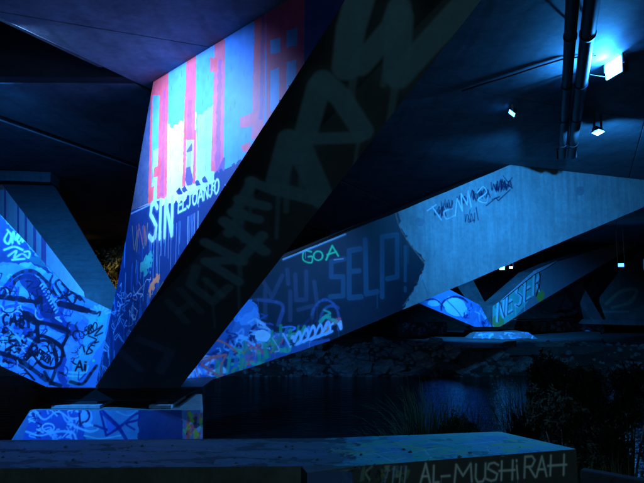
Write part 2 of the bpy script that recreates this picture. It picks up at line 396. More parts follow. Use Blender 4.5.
gs = Vector((-kd.y, kd.x, 0))*.16
far1 = pl(95, 0)
KM = KA-gs
slab('side_soffit', [KM, LB, far1, KB-gs], ZC, ZC+.35, C_SOFFIT)
slab('side_soffit', [KA+gs, KB+gs, KB+Vector((-60, 0, 0)), LA+Vector((-3, 0, 0))], ZC, ZC+.35, C_SOFFIT)
slab('side_deck', [LA+Vector((-3, .35, 0)), LB+Vector((0, .35, 0)), far1, KB+Vector((-60, 0, 0))], ZC+.36, ZC+.9, C_DARK)
slab('cross_beam', [LA-Vector((0, .30, 0)), LB-Vector((-.05, .30, 0)), LB-Vector((-.05, .02, 0)), LA-Vector((0, .02, 0))], ZC+.02, ZC+1.69, C_SHADE)

# ================================================================== near pier
pier = empty('bridge_pier', (Cfoot.x, Cfoot.y+.8, 0), 'large four legged graffiti covered concrete bridge pier standing in the foreground', 'bridge pier')

# ---- paint: mural wall of the leaning leg
NAVY = (.007, .032, .14); SKYB = (.12, .35, .88); WHITE = (.80, .84, .88); RED = (.90, .085, .085); PURP = (.13, .07, .36)
A = [M(95, 388), M(104, 345), M(118, 280), M(132, 205), M(141, 150), M(153, 82)]
bk = grow(M(141, 150), M(153, 82), .25)
e_ = M(345, 0); e2 = Cfoot+(e_-Cfoot)*((bk.z-Cfoot.z)/(e_.z-Cfoot.z))
wall_poly = [Cfoot, M(104, 345), M(118, 280), M(132, 205), M(141, 150), bk, e2]
cm = Canvas(Cfoot, Mn, Mu, wall_poly, 150, 11)
cm.poly([(130, 212), (235, 162), (350, 105), (360, 0), (330, -40), (80, 120), (90, 395), (200, 395)], (.010, .03, .12), .95)          # bare left strip, washed
cm.poly([(122, 214), (148, 205), (235, 165), (330, 118), (260, 400), (80, 400)], NAVY, 1)
cm.poly([(122, 214), (148, 205), (235, 165), (330, 118), (260, 400), (80, 400)], NAVY, 1)
top = lambda x: 82-(x-153)*.6-14
div = lambda x: 205-(x-148)*.46
cm.poly([(153, top(153)+10), (304, top(304)), (304, div(304)), (235, div(235)), (149, 205)], SKYB, 1)
cm.poly([(224, top(224)), (304, top(304)), (304, div(304)), (224, div(224))], (.06, .30, .85), .95)
cm.poly([(197, 60), (214, 50), (214, 180), (197, 190)], (.09, .34, .88), .9, 4); cm.poly([(197, 118), (214, 104), (214, 182), (197, 192)], (.42, .60, .90), .9, 10)
cm.poly([(163, 122), (172, 128), (186, 118), (187, 200), (160, 206)], WHITE, .95, 14); cm.poly([(186, 120), (196, 112), (198, 195), (186, 195)], (.72, .66, .84), .9, 6); cm.poly([(197, 150), (205, 148), (205, 190), (197, 190)], (.45, .70, .9), .8, 8); cm.poly([(153, 150), (161, 148), (160, 200), (152, 203)], (.5, .74, .92), .8, 6)
cm.poly([(304, -30), (380, -60), (380, 160), (304, div(304))], (.05, .08, .30), .9)
def band(x0, x1, y0, y1, c, a=1., rough=3): cm.poly([(x0, y0), (x1, y0), (x1-(y1-y0)*.015, y1), (x0-(y1-y0)*.028, y1)], c, a, rough)
band(153, 161, 70, 96, RED); band(151, 152.6, 90, 204, RED)
band(160.5, 168.5, 60, 199, RED); band(163, 165.5, 90, 196, PURP, .35, 8)
band(186.5, 196, 50, 140, RED); band(188, 192, 100, 186, PURP, .45); band(184.5, 186.5, 100, 187, RED); band(194, 196, 130, 184, RED)
cm.poly([(186, 152), (192, 143), (192, 151), (187, 153)], PURP); cm.poly([(185, 180), (186, 168), (190, 167), (193, 180), (192, 185), (187, 186)], PURP)
band(214.5, 225, 40, 172, RED, .95); band(218, 221.5, 60, 176, PURP, .55, 9); cm.poly([(217, 172), (223, 158), (225, 158), (224, 172)], PURP)
band(210, 217, 58, 72, RED)
band(255, 266, 0, 140, RED, .95); band(262, 264.5, 0, 120, PURP, .6, 6)
cm.poly([(266, -10), (304, -20), (303, 135), (266, 120)], (.80, .07, .13), 1)
for w in ((270, 38, 280, 53), (286, 28, 297, 46), (270, 68, 279, 110), (286, 60, 296, 100)):
    cm.poly([(w[0], w[1]+3), (w[2], w[1]), (w[2], w[3]), (w[0], w[3]+2)], (.10, .34, .75), 1, 2)
cm.poly([(240, 118), (255, 112), (255, 124), (247, 128), (240, 128)], RED); cm.poly([(241, 146), (250, 142), (250, 152), (242, 152)], RED)
cm.poly([(154, 168), (160.5, 165), (160, 176), (153, 178)], RED); cm.poly([(149, 189), (154, 186), (153, 201), (148, 204)], RED)
for i in range(60):
    x = random.uniform(165, 255); y = random.uniform(top(x)+20, div(x)-6); cm.drip(x, y, random.uniform(1, 7), .5, (.05, .05, .15), .8)
for i in range(10):
    x = random.uniform(165, 240); cm.poly([(x, div(x)-1), (x+3, div(x)-4), (x+6, div(x)+2), (x+2, div(x)+3)], NAVY, 1, 4)
# lettering under the stripes
LB_ = (.45, .72, .85)
cm.text('SIN', (149, 241), (11.5, -3.0), (1.2, -37), 5.6, LB_, 1, gap=.32)
cm.text('ELJOANJO', (178, 213), (6.2, -3.1), (.6, -14), 2.4, LB_, 1, gap=.18)
cm.text(':8', (210, 192), (6, -2), (0, -10), 1.1, LB_, .8)
for i in range(26):
    x = random.uniform(150, 205); cm.drip(x, 238-(x-150)*.55, random.uniform(10, 62), random.uniform(.5, 1.1), (.30, .50, .72), random.uniform(.35, .8))
# lower part: layers of paint
for i in range(150):
    y = random.uniform(225, 385); x = random.uniform(96, 165); c = random.choice([(.04, .26, .70), (.10, .38, .80), (.01, .06, .35), (.01, .03, .2), (.14, .45, .8), (.02, .12, .5)])
    cm.drip(x, y, random.uniform(8, 40), random.uniform(.8, 3.2), c, random.uniform(.25, .6))
for i in range(110):
    y = random.uniform(285, 384); x = 100+(388-y)*.25+random.uniform(-8, 26)
    cm.stroke([(x+random.uniform(-4, 4), y+random.uniform(-6, 6)) for _ in range(4)], random.uniform(.5, 1.3), random.choice([(.01, .015, .08), (.01, .015, .08), (.4, .6, .85), (.3, .5, .8)]), .85)
cm.ellipse(146, 266, 5, 10, (.05, .42, .34), .8, .3, 26); cm.ellipse(149, 258, 3, 7, (.05, .42, .34), .8, .5, 20); cm.ellipse(153, 285, 3.6, 10, (.85, .28, .10), .85, .45, 30); cm.ellipse(156, 279, 3, 5, (.85, .28, .10), .8, .45, 30); cm.stroke([(157, 277), (151, 286), (150, 296)], 3, (.9, .3, .12), .9)
cm.scribble(140, 238, 7, 16, 9, .9, (.35, .30, .1), .7, 3); cm.scribble(142, 232, 5, 12, 8, 1.2, (.5, .1, .12), .6, 4)
cm.stroke([(126, 300), (136, 298), (138, 316), (130, 330), (142, 325)], 1.6, (.01, .015, .1)); cm.stroke([(120, 310), (124, 326), (133, 330)], 1.4, (.01, .015, .1))
cm.stroke([(131, 214), (150, 205)], 1.5, (.25, .4, .7), .7)
cm.grime(.25, 3)
C_MURAL = concrete('mural_wall', (.30, .31, .32), .7, cm, rough=.8, bump=.15)

# ---- leaning leg (dark face towards us)
g_ = on_y(178, 391, Cfoot.y+.1); fn = (e_-Cfoot).cross(g_-Cfoot).normalized()
f_ = on_plane(482, 0, Cfoot, fn); f2 = g_+(f_-g_).normalized()*((e2-Cfoot).length/(e_-Cfoot).length*(f_-g_).length)
off0, off1 = g_-Cfoot, f2-e2
cf = Canvas(Cfoot, fn, off0, [Cfoot, e2, f2, g_], 70, 21)
GREY = (.22, .36, .38)
def seg(pts, w, c=GREY, a=.92): cf.stroke(pts, w*1.35, c, a, 3.0, curve=False)
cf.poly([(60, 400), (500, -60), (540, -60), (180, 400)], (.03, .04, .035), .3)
seg([(362, -12), (350, 30), (345, 68)], 22); seg([(360, 66), (392, 28), (398, 10)], 18); seg([(398, 20), (396, 75)], 20); seg([(398, 78), (432, 40), (475, -6)], 20)
seg([(318, 88), (304, 138)], 17); seg([(322, 82), (340, 98), (362, 132)], 17); seg([(306, 140), (358, 138)], 10)
seg([(288, 140), (276, 182)], 16); seg([(300, 150), (322, 200)], 18); seg([(278, 190), (318, 200)], 12); seg([(282, 158), (300, 160)], 10)
seg([(250, 182), (275, 192)], 8); seg([(238, 200), (266, 207)], 8); seg([(232, 213), (258, 220)], 8); seg([(252, 182), (234, 214)], 8)
seg([(224, 222), (264, 252)], 9); seg([(242, 214), (228, 234)], 8); seg([(262, 236), (238, 262)], 8)
seg([(205, 243), (242, 262)], 8); seg([(240, 260), (206, 262)], 8); seg([(206, 262), (238, 282)], 8)
seg([(196, 268), (190, 285), (212, 302), (228, 288)], 7, a=.6); seg([(205, 280), (222, 296)], 5, a=.6)
seg([(180, 290), (200, 312)], 6, a=.3); seg([(168, 302), (186, 322)], 6, a=.3); seg([(178, 312), (190, 304)], 5, a=.3)
seg([(140, 340), (170, 352), (160, 372)], 7, (.12, .2, .32), .4); seg([(120, 352), (140, 370)], 6, (.12, .2, .32), .4)
C_FRONT = concrete('shade_dark_leg_face', (.026, .033, .031), .55, cf, boards=1.4)  # shaded side of the leg: its darkness is put into the base colour
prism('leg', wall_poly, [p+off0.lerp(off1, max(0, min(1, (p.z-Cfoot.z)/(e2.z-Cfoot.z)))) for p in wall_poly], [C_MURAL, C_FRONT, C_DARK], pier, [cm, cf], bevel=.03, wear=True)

# ---- right leg
cr_poly = [Q(174, 393), Q(150, 350), Q(215, 286.5), Q(283, 258), Q(396, 212.5), Q(509.5, 165), Q(509, 155), Q(644, 207), Q(644, 207), Q(330, 341)]
cr_poly[6].z = ZC+.04
qa, qb = cr_poly[9], cr_poly[8]; cr_poly[7] = qa+(qb-qa)*((ZC+.04-qa.z)/(qb.z-qa.z))
cr = Canvas(Rp, Rn, Ru, cr_poly, 110, 31)
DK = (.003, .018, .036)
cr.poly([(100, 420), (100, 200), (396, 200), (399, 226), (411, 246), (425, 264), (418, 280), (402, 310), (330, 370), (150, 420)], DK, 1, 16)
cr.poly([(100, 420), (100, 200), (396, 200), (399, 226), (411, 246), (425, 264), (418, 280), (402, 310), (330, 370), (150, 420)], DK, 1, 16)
cr.stroke([(394, 206), (399, 226), (411, 246), (425, 264)], 1.6, (.6, .25, .18), .6, 2); cr.stroke([(425, 264), (419, 282), (403, 306)], 1.2, (.25, .3, .4), .6, 2)
cr.stroke([(422, 280), (428, 296)], .8, (.05, .08, .2), .7)
LT = (.022, .080, .13)
def sg(pts, w, c=LT, a=1.): cr.stroke(pts, w, c, a, 2., curve=False)
sg([(344, 259), (331, 262), (331, 277), (343, 277), (343, 296), (330, 297)], 5)
sg([(360, 249), (349, 251), (349, 298), (361, 297)], 5.5); sg([(349, 272), (359, 271)], 5)
sg([(365, 240), (366, 294), (377, 292)], 5.5); sg([(382, 297), (382, 237), (397, 235), (397, 277), (387, 279)], 5, (.028, .095, .155)); sg([(405, 247), (405, 281)], 3.4, (.028, .095, .155)); sg([(405, 288), (405, 291)], 3.4, (.028, .095, .155))
PU = (.045, .060, .11)
sg([(262, 280), (272, 297), (282, 276)], 4.5, PU, .8); sg([(287, 270), (288, 284)], 4.5, PU, .8); sg([(265, 290), (265, 318)], 4.5, PU, .8); sg([(248, 300), (270, 300)], 3, PU, .8)
sg([(295, 275), (296, 300), (306, 300), (306, 272)], 4.5, PU, .8); sg([(314, 282), (317, 305)], 4.5, PU, .8); sg([(290, 292), (290, 320)], 4.5, PU, .8); sg([(298, 310), (313, 306), (312, 318)], 4, PU, .8)
cr.stroke(arc(325, 322, 14, 200, 380, 8, 22), 3, (.05, .11, .27), .8, 2); cr.stroke(arc(332, 322, 12, 180, 300, 8, 16), 3, (.05, .11, .27), .6, 2); cr.stroke([(258, 300), (282, 305), (278, 325)], 4, (.07, .12, .30), .7)
cr.stroke([(311, 252), (304, 251), (303, 260), (311, 263), (312, 257), (308, 257)], 1.6, (.03, .85, .30), .95); cr.stroke(arc(318, 256, 4.5, 0, 360), 1.6, (.03, .85, .3), .95); cr.stroke([(326, 260), (332, 246), (338, 256)], 1.8, (.03, .85, .3), 1, curve=False); cr.stroke([(327, 255), (336, 252)], 1.6, (.03, .85, .3), 1)
cr.stroke([(334, 260), (343, 259)], 1.2, (.5, .4, .5), .8)
# wild lower-left end
cr.ellipse(245, 316, 12, 17, (.10, .35, .85), .8, .3, 12); cr.poly([(225, 345), (240, 318), (254, 308), (262, 318), (250, 352)], (.16, .42, .85), .75, 14)
cr.poly([(160, 400), (228, 320), (262, 330), (300, 340), (330, 338), (332, 345), (220, 388)], (.05, .16, .45), .8, 10)
cr.ellipse(262, 336, 9, 7, (.55, .8, .95), 1, .2); cr.stroke(arc(262, 336, 12, 150, 330, 8), 2.5, (.01, .02, .12)); 
for i in range(60):
    x = random.uniform(200, 275); y = 372-(x-205)*.5+random.uniform(-24, 4)
    cr.stroke([(x+random.uniform(-8, 8), y+random.uniform(-6, 6)) for _ in range(4)], random.uniform(1, 3), random.choice([(.45, .7, .95), (.2, .45, .8), (.01, .03, .15), (.03, .1, .35), (.3, .6, .9)]), .85)
for i in range(46):
    x = random.uniform(190, 335); y = 386-(x-190)*.40+random.uniform(-18, 2)
    cr.stroke([(x+random.uniform(-9, 9), y+random.uniform(-7, 5)) for _ in range(4)], random.uniform(1.5, 4), random.choice([(.85, .30, .12), (.8, .12, .2), (.05, .5, .3), (.6, .75, .9), (.10, .3, .8), (.02, .03, .12), (.02, .03, .12)]), .85)
for i in range(40):
    x = random.uniform(215, 300); y = 380-(x-215)*.42+random.uniform(-16, 2)
    cr.stroke([(x, y), (x+random.uniform(-4, 5), y-random.uniform(4, 14))], random.uniform(1.8, 4.5), random.choice([(.02, .34, .16), (.03, .42, .22), (.02, .25, .2), (.05, .2, .45), (.10, .42, .15)]), .8)
RD = (.90, .16, .14)
cr.stroke([(236, 352), (226, 344), (214, 340), (206, 344)], 2, RD, 1); cr.stroke([(224, 355), (200, 360), (197, 372), (205, 385), (220, 386), (240, 379)], 2, RD, 1)
cr.stroke([(224, 355), (203, 362), (206, 368), (222, 378)], 2.2, RD, 1); cr.stroke([(226, 355), (220, 368), (223, 378)], 2, RD, .9); cr.stroke([(222, 378), (238, 384)], 1.6, RD, .7); cr.stroke([(212, 388), (236, 380), (262, 366)], 1.2, RD, .7)
for k, (x, h_) in enumerate([(296, 13), (304, 12), (311, 14), (318, 11), (326, 10)]):
    y = 345-(x-296)*.35; cr.stroke([(x-3, y-h_*.3), (x+2, y-h_), (x+4, y-h_*.4), (x-1, y), (x+5, y-2)], 1.8, (.35, .6, .95), .95)
cr.stroke([(283, 334), (290, 347)], 2, (.4, .65, .95), .9); cr.stroke([(272, 338), (279, 350), (275, 352)], 1.3, (.4, .6, .95), .8)
cr.stroke([(290, 345), (310, 341), (332, 338)], 1.2, (.01, .02, .1), .9)
for i in range(40): 
    x = random.uniform(168, 200); cr.stroke([(x, 395-(x-168)*.6-random.uniform(0, 16)), (x+1, 392-(x-168)*.6)], 1.2, random.choice([(.2, .4, .9), (.4, .6, .9), (.03, .08, .3)]), .7)
# bare end: scribbles and tag
BL = (.004, .012, .07)
for k, (x, y) in enumerate([(440, 212), (447, 205), (462, 200), (474, 196), (484, 194), (497, 187), (505, 184)]):
    cr.scribble(x, y, 5.5, 6, 8, 1.7, BL, .9, 40+k); cr.scribble(x+1, y+1, 4, 4, 7, 1.2, BL, .8, 60+k)
cr.stroke([(486, 206), (496, 198), (498, 201), (510, 190)], 1.4, BL, .9, curve=False); cr.scribble(470, 218, 6, 5, 7, 1.3, BL, .9, 77); cr.scribble(500, 188, 7, 5, 9, 1.2, BL, .9, 78)
WT = (.80, .85, .9)
cr.stroke([(427, 211), (436, 205)], 1.6, WT); cr.stroke([(432, 207), (441, 220)], 1.8, WT); cr.stroke([(452, 209), (444, 212), (446, 219), (454, 216)], 1.5, WT); cr.stroke([(455, 216), (457, 199), (462, 211)], 1.7, WT, curve=False); cr.stroke([(462, 211), (461, 194), (467, 205), (468, 191), (471, 207)], 1.7, WT, curve=False)
cr.stroke([(477, 193), (483, 187), (486, 193), (478, 200), (486, 203), (488, 196)], 1.5, WT)
for q_ in ([(492, 200), (499, 197)], [(470, 210), (468, 222), (474, 220)], [(476, 208), (478, 220)], [(503, 176), (508, 182), (512, 178)], [(500, 181), (512, 188)]): cr.stroke(q_, 1.6, BL, .9)
cr.ellipse(420, 222, 5, 4, (.06, .09, .2), .5); cr.ellipse(420, 238, 3, 8, (.06, .09, .2), .35); cr.ellipse(580, 191, 4, 5, (.05, .08, .16), .6)
for i in range(50):
    x = random.uniform(430, 640); cr.drip(x, random.uniform(185, 240), random.uniform(6, 26), .6, random.choice([(.75, .8, .85), (.15, .2, .3)]), .25)
for i in range(40):
    x = random.uniform(400, 640); y0_ = 212-(x-396)*.42 if x < 510 else 165+(x-510)*.11
    cr.drip(x, y0_+2, random.uniform(15, 60), random.uniform(1, 4), (.16, .18, .19), random.uniform(.12, .35))
for i in range(14): cr.ellipse(random.uniform(420, 640), random.uniform(185, 270), random.uniform(4, 16), random.uniform(3, 8), random.choice([(.2, .22, .22), (.55, .58, .58)]), .25, random.uniform(0, 3), 22)
cr.ellipse(262, 336, 8, 6, (.6, .82, .95), 1, .2, 4); cr.stroke([(283, 259.5), (310, 248.5), (345, 234.5)], 2.4, (.5, .62, .7), .8)  # last stroke paints the lit sliver along the leg's upper edge
for k_, x in enumerate((297, 304, 311, 318, 326)): cr.stroke([(x-3, 342-(x-296)*.35), (x+2, 332-(x-296)*.35), (x+4, 340-(x-296)*.35), (x-1, 345-(x-296)*.35), (x+6, 342-(x-296)*.35)], 2.4, (.40, .66, .95), .95)
cr.grime(.15, 9)
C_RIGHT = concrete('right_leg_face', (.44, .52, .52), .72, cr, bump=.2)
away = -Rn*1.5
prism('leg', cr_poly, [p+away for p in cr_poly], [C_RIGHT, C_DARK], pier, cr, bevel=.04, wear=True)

# ---- left leg
lf_poly = [Lf(97, 388), Lf(47, 387.5), Lf(0, 366), Lf(-140, 310), Lf(-140, 62), Lf(0, 214), Lf(70, 290), Lf(116, 312)]
cl = Canvas(Cfoot, Rn, Ru, lf_poly, 150, 41)
MB = (.08, .31, .72); LTB = (.26, .56, .92); DN = (.003, .006, .028)
cl.poly([(-60, 150), (-60, 420), (130, 420), (130, 200)], MB, 1)
for i in range(60):
    cl.ellipse(random.uniform(-5, 90), random.uniform(250, 385), random.uniform(4, 14), random.uniform(3, 9), random.choice([LTB, (.12, .28, .7), (.06, .15, .5), (.26, .48, .85)]), .6, random.uniform(0, 3), 8)
cl.poly([(-60, 150), (0, 216), (62, 285), (54, 276), (30, 262), (0, 266), (-60, 262)], (.01, .02, .09), .95, 8)
cl.ellipse(40, 262, 12, 4, (.02, .14, .16), .9, .3); cl.ellipse(12, 268, 16, 5, (.14, .28, .75), .8, .2)
def k(pts, w=2.6, c=DN, a=.95, **kw): cl.stroke(pts, w*1.45, c, 1., **kw)
for q_ in ([(8, 232), (4, 240), (8, 244), (11, 236), (7, 230)], [(12, 243), (13, 232), (15, 240), (18, 232)], [(18, 243), (22, 238), (20, 235), (17, 240), (19, 244)], [(22, 242), (25, 237)], [(4, 250), (14, 247), (22, 250)], [(8, 256), (16, 251), (14, 258), (22, 254), (28, 258), (29, 252), (24, 252)], [(12, 260), (24, 259)]):
    k(q_, 1.4, (.50, .68, .95), .95)
k([(2, 296), (10, 280), (22, 272), (34, 272), (46, 282), (54, 296)], 2.4); k([(8, 292), (16, 280), (30, 277), (42, 290), (50, 305)], 3.6)
k([(28, 280), (38, 292), (48, 312), (60, 326), (72, 330)], 10, (.01, .02, .12)); 
for j in range(10): k([(40+j*1.7, 286+j*3.0), (42+j*1.7, 284+j*3)], .9, LTB, .9)
k([(0, 297), (16, 299), (36, 302), (40, 298)], 3.6); k([(60, 304), (76, 308), (94, 313)], 4.2, DN); k([(66, 290), (64, 302), (60, 316), (70, 330), (76, 340)], 3, (.02, .05, .25))
k([(52, 276), (50, 284), (58, 298), (62, 296), (55, 284), (60, 280), (64, 286)], 1.5); k([(62, 284), (74, 294), (80, 300)], 2.2); k([(70, 286), (66, 296), (76, 290)], 1.5); k([(63, 292), (72, 304), (78, 296), (84, 302)], 1.2)
k([(0, 310), (14, 306), (30, 310), (44, 320), (50, 322)], 2.2, (.03, .07, .35)); k([(20, 311), (30, 316), (38, 323), (32, 321), (22, 314)], 4, DN)
cl.text('CAB', (2, 323), (8, .6), (1, -9), 1.9, DN, 1, gap=.3); k([(22, 312), (20, 326), (28, 328), (26, 314)], 1.8)
k([(38, 342), (37, 326), (42, 323), (66, 330), (67, 336), (61, 348)], 2.4); cl.poly([(40, 328), (64, 334), (60, 344), (52, 340), (40, 340)], (.20, .48, .85), .6, 3)
k([(36, 342), (46, 341), (54, 350), (56, 366), (50, 384)], 2.6); k([(30, 348), (40, 336), (60, 346), (61, 360), (54, 368), (42, 366), (32, 354)], 2.2); k([(48, 341), (58, 346), (64, 356), (60, 372)], 2.2)
cl.text('KAPBZN', (30, 350), (4.5, 3.4), (2.5, -6), 1.2, DN, 1, gap=.05)
for i in range(75):
    x = random.uniform(-4, 36); y = random.uniform(326, 366)
    k([(x+random.uniform(-4, 4), y+random.uniform(-4, 4)) for _ in range(3)], random.uniform(.9, 2.2), random.choice([DN, DN, DN, LTB, (.03, .06, .3)]), .9)
cl.ellipse(4, 340, 5, 3, (.10, .45, .45), .9); cl.ellipse(10, 336, 3, 2, (.05, .3, .2), .9)
k([(-4, 352), (14, 358), (30, 368), (46, 380)], 3.4); k([(6, 362), (20, 366), (34, 380)], 1.6); k([(44, 372), (50, 382), (60, 386)], 2.5); k([(64, 360), (60, 374), (66, 386)], 4, (.03, .08, .35))
k([(8, 282), (2, 312), (6, 330)], 1.6, (.03, .06, .35)); k([(18, 288), (14, 318)], 1.6, (.04, .09, .4)); k([(0, 290), (8, 284), (16, 290), (10, 300)], 1.5, (.02, .04, .25))
cl.poly([(92, 308), (110, 300), (104, 340), (90, 360), (78, 384), (66, 384), (74, 362), (84, 338), (88, 322)], (.12, .55, .60), .85, 6)
for q_ in ([(96, 314), (100, 312), (97, 320)], [(86, 330), (92, 326), (88, 334), (96, 330), (102, 326), (94, 336), (102, 333)], [(88, 336), (96, 340), (90, 344), (98, 342)], [(78, 350), (82, 345), (84, 352)], [(88, 348), (92, 352), (86, 354), (90, 346), (94, 346)]): k(q_, 1.1, DN, 1)
cl.text('Ai', (75, 370), (8, 0), (1, -9), 1.3, DN, 1); k([(66, 372), (84, 373), (88, 366)], 1.3, (.3, .8, .7)); k([(68, 376), (82, 377)], 1, (.3, .8, .7)); k([(70, 382), (82, 384), (90, 374), (96, 366)], 2.4, DN); cl.ellipse(93, 361, 1.6, 1.4, (.1, .9, .3)); cl.ellipse(100, 319, 3.4, 2.6, (.05, .6, .4))
for j in range(7): a_ = -2.9+j*.42; k([(100+6*math.cos(a_), 316+6*math.sin(a_)), (100+12*math.cos(a_), 316+11*math.sin(a_))], 1.1, (.4, .6, .9))
for i in range(95):
    x = random.uniform(-5, 92); y = random.uniform(275, 380); a0 = random.uniform(0, 360)
    k(arc(x, y, random.uniform(2, 8), a0, a0+random.uniform(90, 300), 6, random.uniform(2, 7)) if random.random() < .6 else [(x+random.uniform(-5, 5), y+random.uniform(-5, 5)) for _ in range(4)], random.uniform(.35, 1.0), random.choice([DN, DN, DN, (.45, .58, .95), (.03, .07, .35)]), .8)
cl.text('CAB', (2, 325), (8.5, .6), (1, -10.5), 1.9, DN, 1, gap=.3); cl.text('KAPBZN', (29, 351), (5, 3.4), (2.8, -7), 1.1, DN, 1, gap=.1); cl.text('SRO', (84, 336), (6, -3), (0, -8), 1.1, DN, 1, gap=.1); cl.text('Ai', (75, 371), (9, 0), (1, -10), 1.5, DN, 1)
k([(38, 342), (37, 326), (42, 323), (66, 330), (67, 336), (61, 348)], 2.6); k([(60, 304), (76, 308), (94, 313)], 3.8); k([(0, 297), (16, 299), (36, 302), (40, 298)], 3.2); k([(30, 348), (40, 336), (60, 346), (61, 360), (54, 368), (42, 366), (32, 354)], 2.0)
cl.grime(.22, 4)
C_LEFT = concrete('left_leg_face', (.30, .32, .34), .7, cl, bump=.15)
prism('leg', lf_poly, [p-Rn*1.1 for p in lf_poly], [C_LEFT, C_DARK], pier, cl, bevel=.03, wear=True)

# ---- back leg, coplanar with the mural wall, rising away to the left
i0, i1 = M(84, 292), M(4, 187)
i2 = grow(i0, i1, 1.2)
j1 = on_plane(57, 183, Vector((0, i1.y+.25, 0)), Vector((0, 1, 0))); j1.z = i1.z
j0 = on_y(118, 299, i0.y+.1); j0.z = i0.z; j2 = j1+(i2-i1)
low = Vector((0, 0, -2.2))
ks_poly = [i0, i1, i2, i2+low, i1+low, M(95, 383)]
cs = Canvas(Cfoot, Mn, Mu, ks_poly, 110, 51)
cs.poly([(-120, -40), (-120, 420), (120, 420), (120, 240)], (.16, .34, .7), 1)
cs.poly([(-40, 120), (4, 186), (90, 300), (90, 310), (-40, 190)], (.70, .82, .92), 1)
for x0, x1 in ((4, 6), (17, 19), (24.5, 27), (33, 36), (41, 46)): cs.poly([(x0, 180), (x1, 180), (x1, 300), (x0, 300)], (.34, .16, .50), .95)
cs.poly([(-3, 178), (5, 178), (5, 190), (-3, 190)], (.9, .25, .15), .9)
cs.grime(.2, 8)
C_BSIDE = concrete('back_leg_side', (.35, .36, .38), .7, cs)
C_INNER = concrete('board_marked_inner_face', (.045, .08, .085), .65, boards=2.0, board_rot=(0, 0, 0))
wv = [j0-i0, j1-i1, j2-i2, j2-i2, j1-i1, (j0-i0)*.8]
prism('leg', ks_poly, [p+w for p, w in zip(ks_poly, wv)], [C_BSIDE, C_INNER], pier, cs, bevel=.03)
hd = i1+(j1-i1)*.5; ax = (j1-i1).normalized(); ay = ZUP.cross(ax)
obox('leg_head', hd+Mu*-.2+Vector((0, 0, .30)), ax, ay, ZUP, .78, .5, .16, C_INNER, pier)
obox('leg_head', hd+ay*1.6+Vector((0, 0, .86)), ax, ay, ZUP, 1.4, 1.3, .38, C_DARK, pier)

# ---- hub, shoe, bearings, base block
tz = 1.42                                        # top of the base block
hubA = [on_y(52, 388.5, Cfoot.y+.25), on_y(205, 389, Cfoot.y+.25)]
x0, x1 = hubA[0].x, hubA[1].x; y0 = Cfoot.y+.02; zt = Cfoot.z+.02
prism('shoe', [Vector((x0+.1, y0, tz+.13)), Vector((x1-.55, y0, tz+.13)), Vector((x1, y0, zt)), Vector((x0-.35, y0, zt))], [Vector((x0+.1, y0+1.7, tz+.13)), Vector((x1-.55, y0+1.7, tz+.13)), Vector((x1, y0+1.7, zt)), Vector((x0-.35, y0+1.7, zt))], BLACKSTEEL, pier, bevel=.03)
prism('hub', [Vector((x0+.5, y0+.5, zt+.02)), Vector((x1-1.1, y0+.5, zt+.02)), Vector((x1-1.3, y0+.9, zt+1.3)), Vector((x0+1.0, y0+.9, zt+1.3))], [Vector((x0+.5, y0+1.6, zt+.02)), Vector((x1-1.1, y0+1.6, zt+.02)), Vector((x1-1.3, y0+1.5, zt+1.3)), Vector((x0+1.0, y0+1.5, zt+1.3))], C_DARK, pier)
for a, b_ in ((56, 104), (152, 174)):
    p_, q_ = on_y(a, 400, y0+.1), on_y(b_, 400, y0+.1)
    bp_ = box('bearing_plate', (p_.x, y0-.12, tz+.005), (q_.x, y0+1.2, tz+.07), PLATE, pier, .008)
    box('bearing_pad', (p_.x+.1, y0+.0, tz+.072), (q_.x-.1, y0+1.1, tz+.128), RUBBER, bp_, .005)
yb = 12.25
bl, br = on_y(25, 407, yb), on_y(203, 411, yb); xl, xr = bl.x, br.x; xk = xr*(yb+2.15)/yb-.02
fp = [Vector((xl+.1, yb, tz)), Vector((xr, yb, tz)), Vector((xr+.28, yb-.55, -.6)), Vector((xl-1.0, yb-.55, -.6))]
mid = lambda k_: None
bt = [Vector((xl+.1, yb, tz)), Vector((xr, yb, tz)), Vector((xk, yb+2.1, tz)), Vector((xl+.1, yb+2.1, tz))]
bb = [Vector((xl-1.0, yb-.6, -.8)), Vector((xr+.14, yb-.6, -.8)), Vector((xk+.02, yb+2.7, -.8)), Vector((xl-1.0, yb+2.7, -.8))]
bn = (bt[1]-bt[0]).cross(bb[0]-bt[0]).normalized()
cb = Canvas(bt[0], bn, Vector((1, 0, 0)), [bt[0], bt[1], bb[0], bb[1]], 150, 61)
cb.poly([(-20, 395), (-20, 520), (300, 520), (300, 395)], (.06, .16, .42), .9)
cb.poly([(-20, 395), (28, 395), (2, 520), (-20, 520)], (.12, .24, .36), .8, 6)
cb.poly([(34, 404), (82, 404), (86, 450), (20, 450)], (.05, .12, .5), 1, 6)
cb.poly([(84, 402), (140, 404), (140, 450), (84, 450)], (.13, .36, .62), 1, 6)
cb.poly([(138, 404), (182, 406), (182, 450), (138, 450)], (.015, .05, .2), 1, 6)
for i in range(40):
    x = random.uniform(30, 84); y = random.uniform(408, 440)
    cb.stroke([(x+random.uniform(-4, 4), y+random.uniform(-4, 4)) for _ in range(4)], random.uniform(1, 2), random.choice([(.45, .7, .95), (.01, .02, .15), (.3, .55, .9), (.5, .75, .95)]), .9)
cb.ellipse(86, 418, 6, 10, (.30, .62, .90), 1); cb.stroke(arc(82, 416, 7, -80, 90), 2, (.01, .02, .14)); cb.stroke([(79, 414), (80, 426)], 2, (.01, .02, .14))
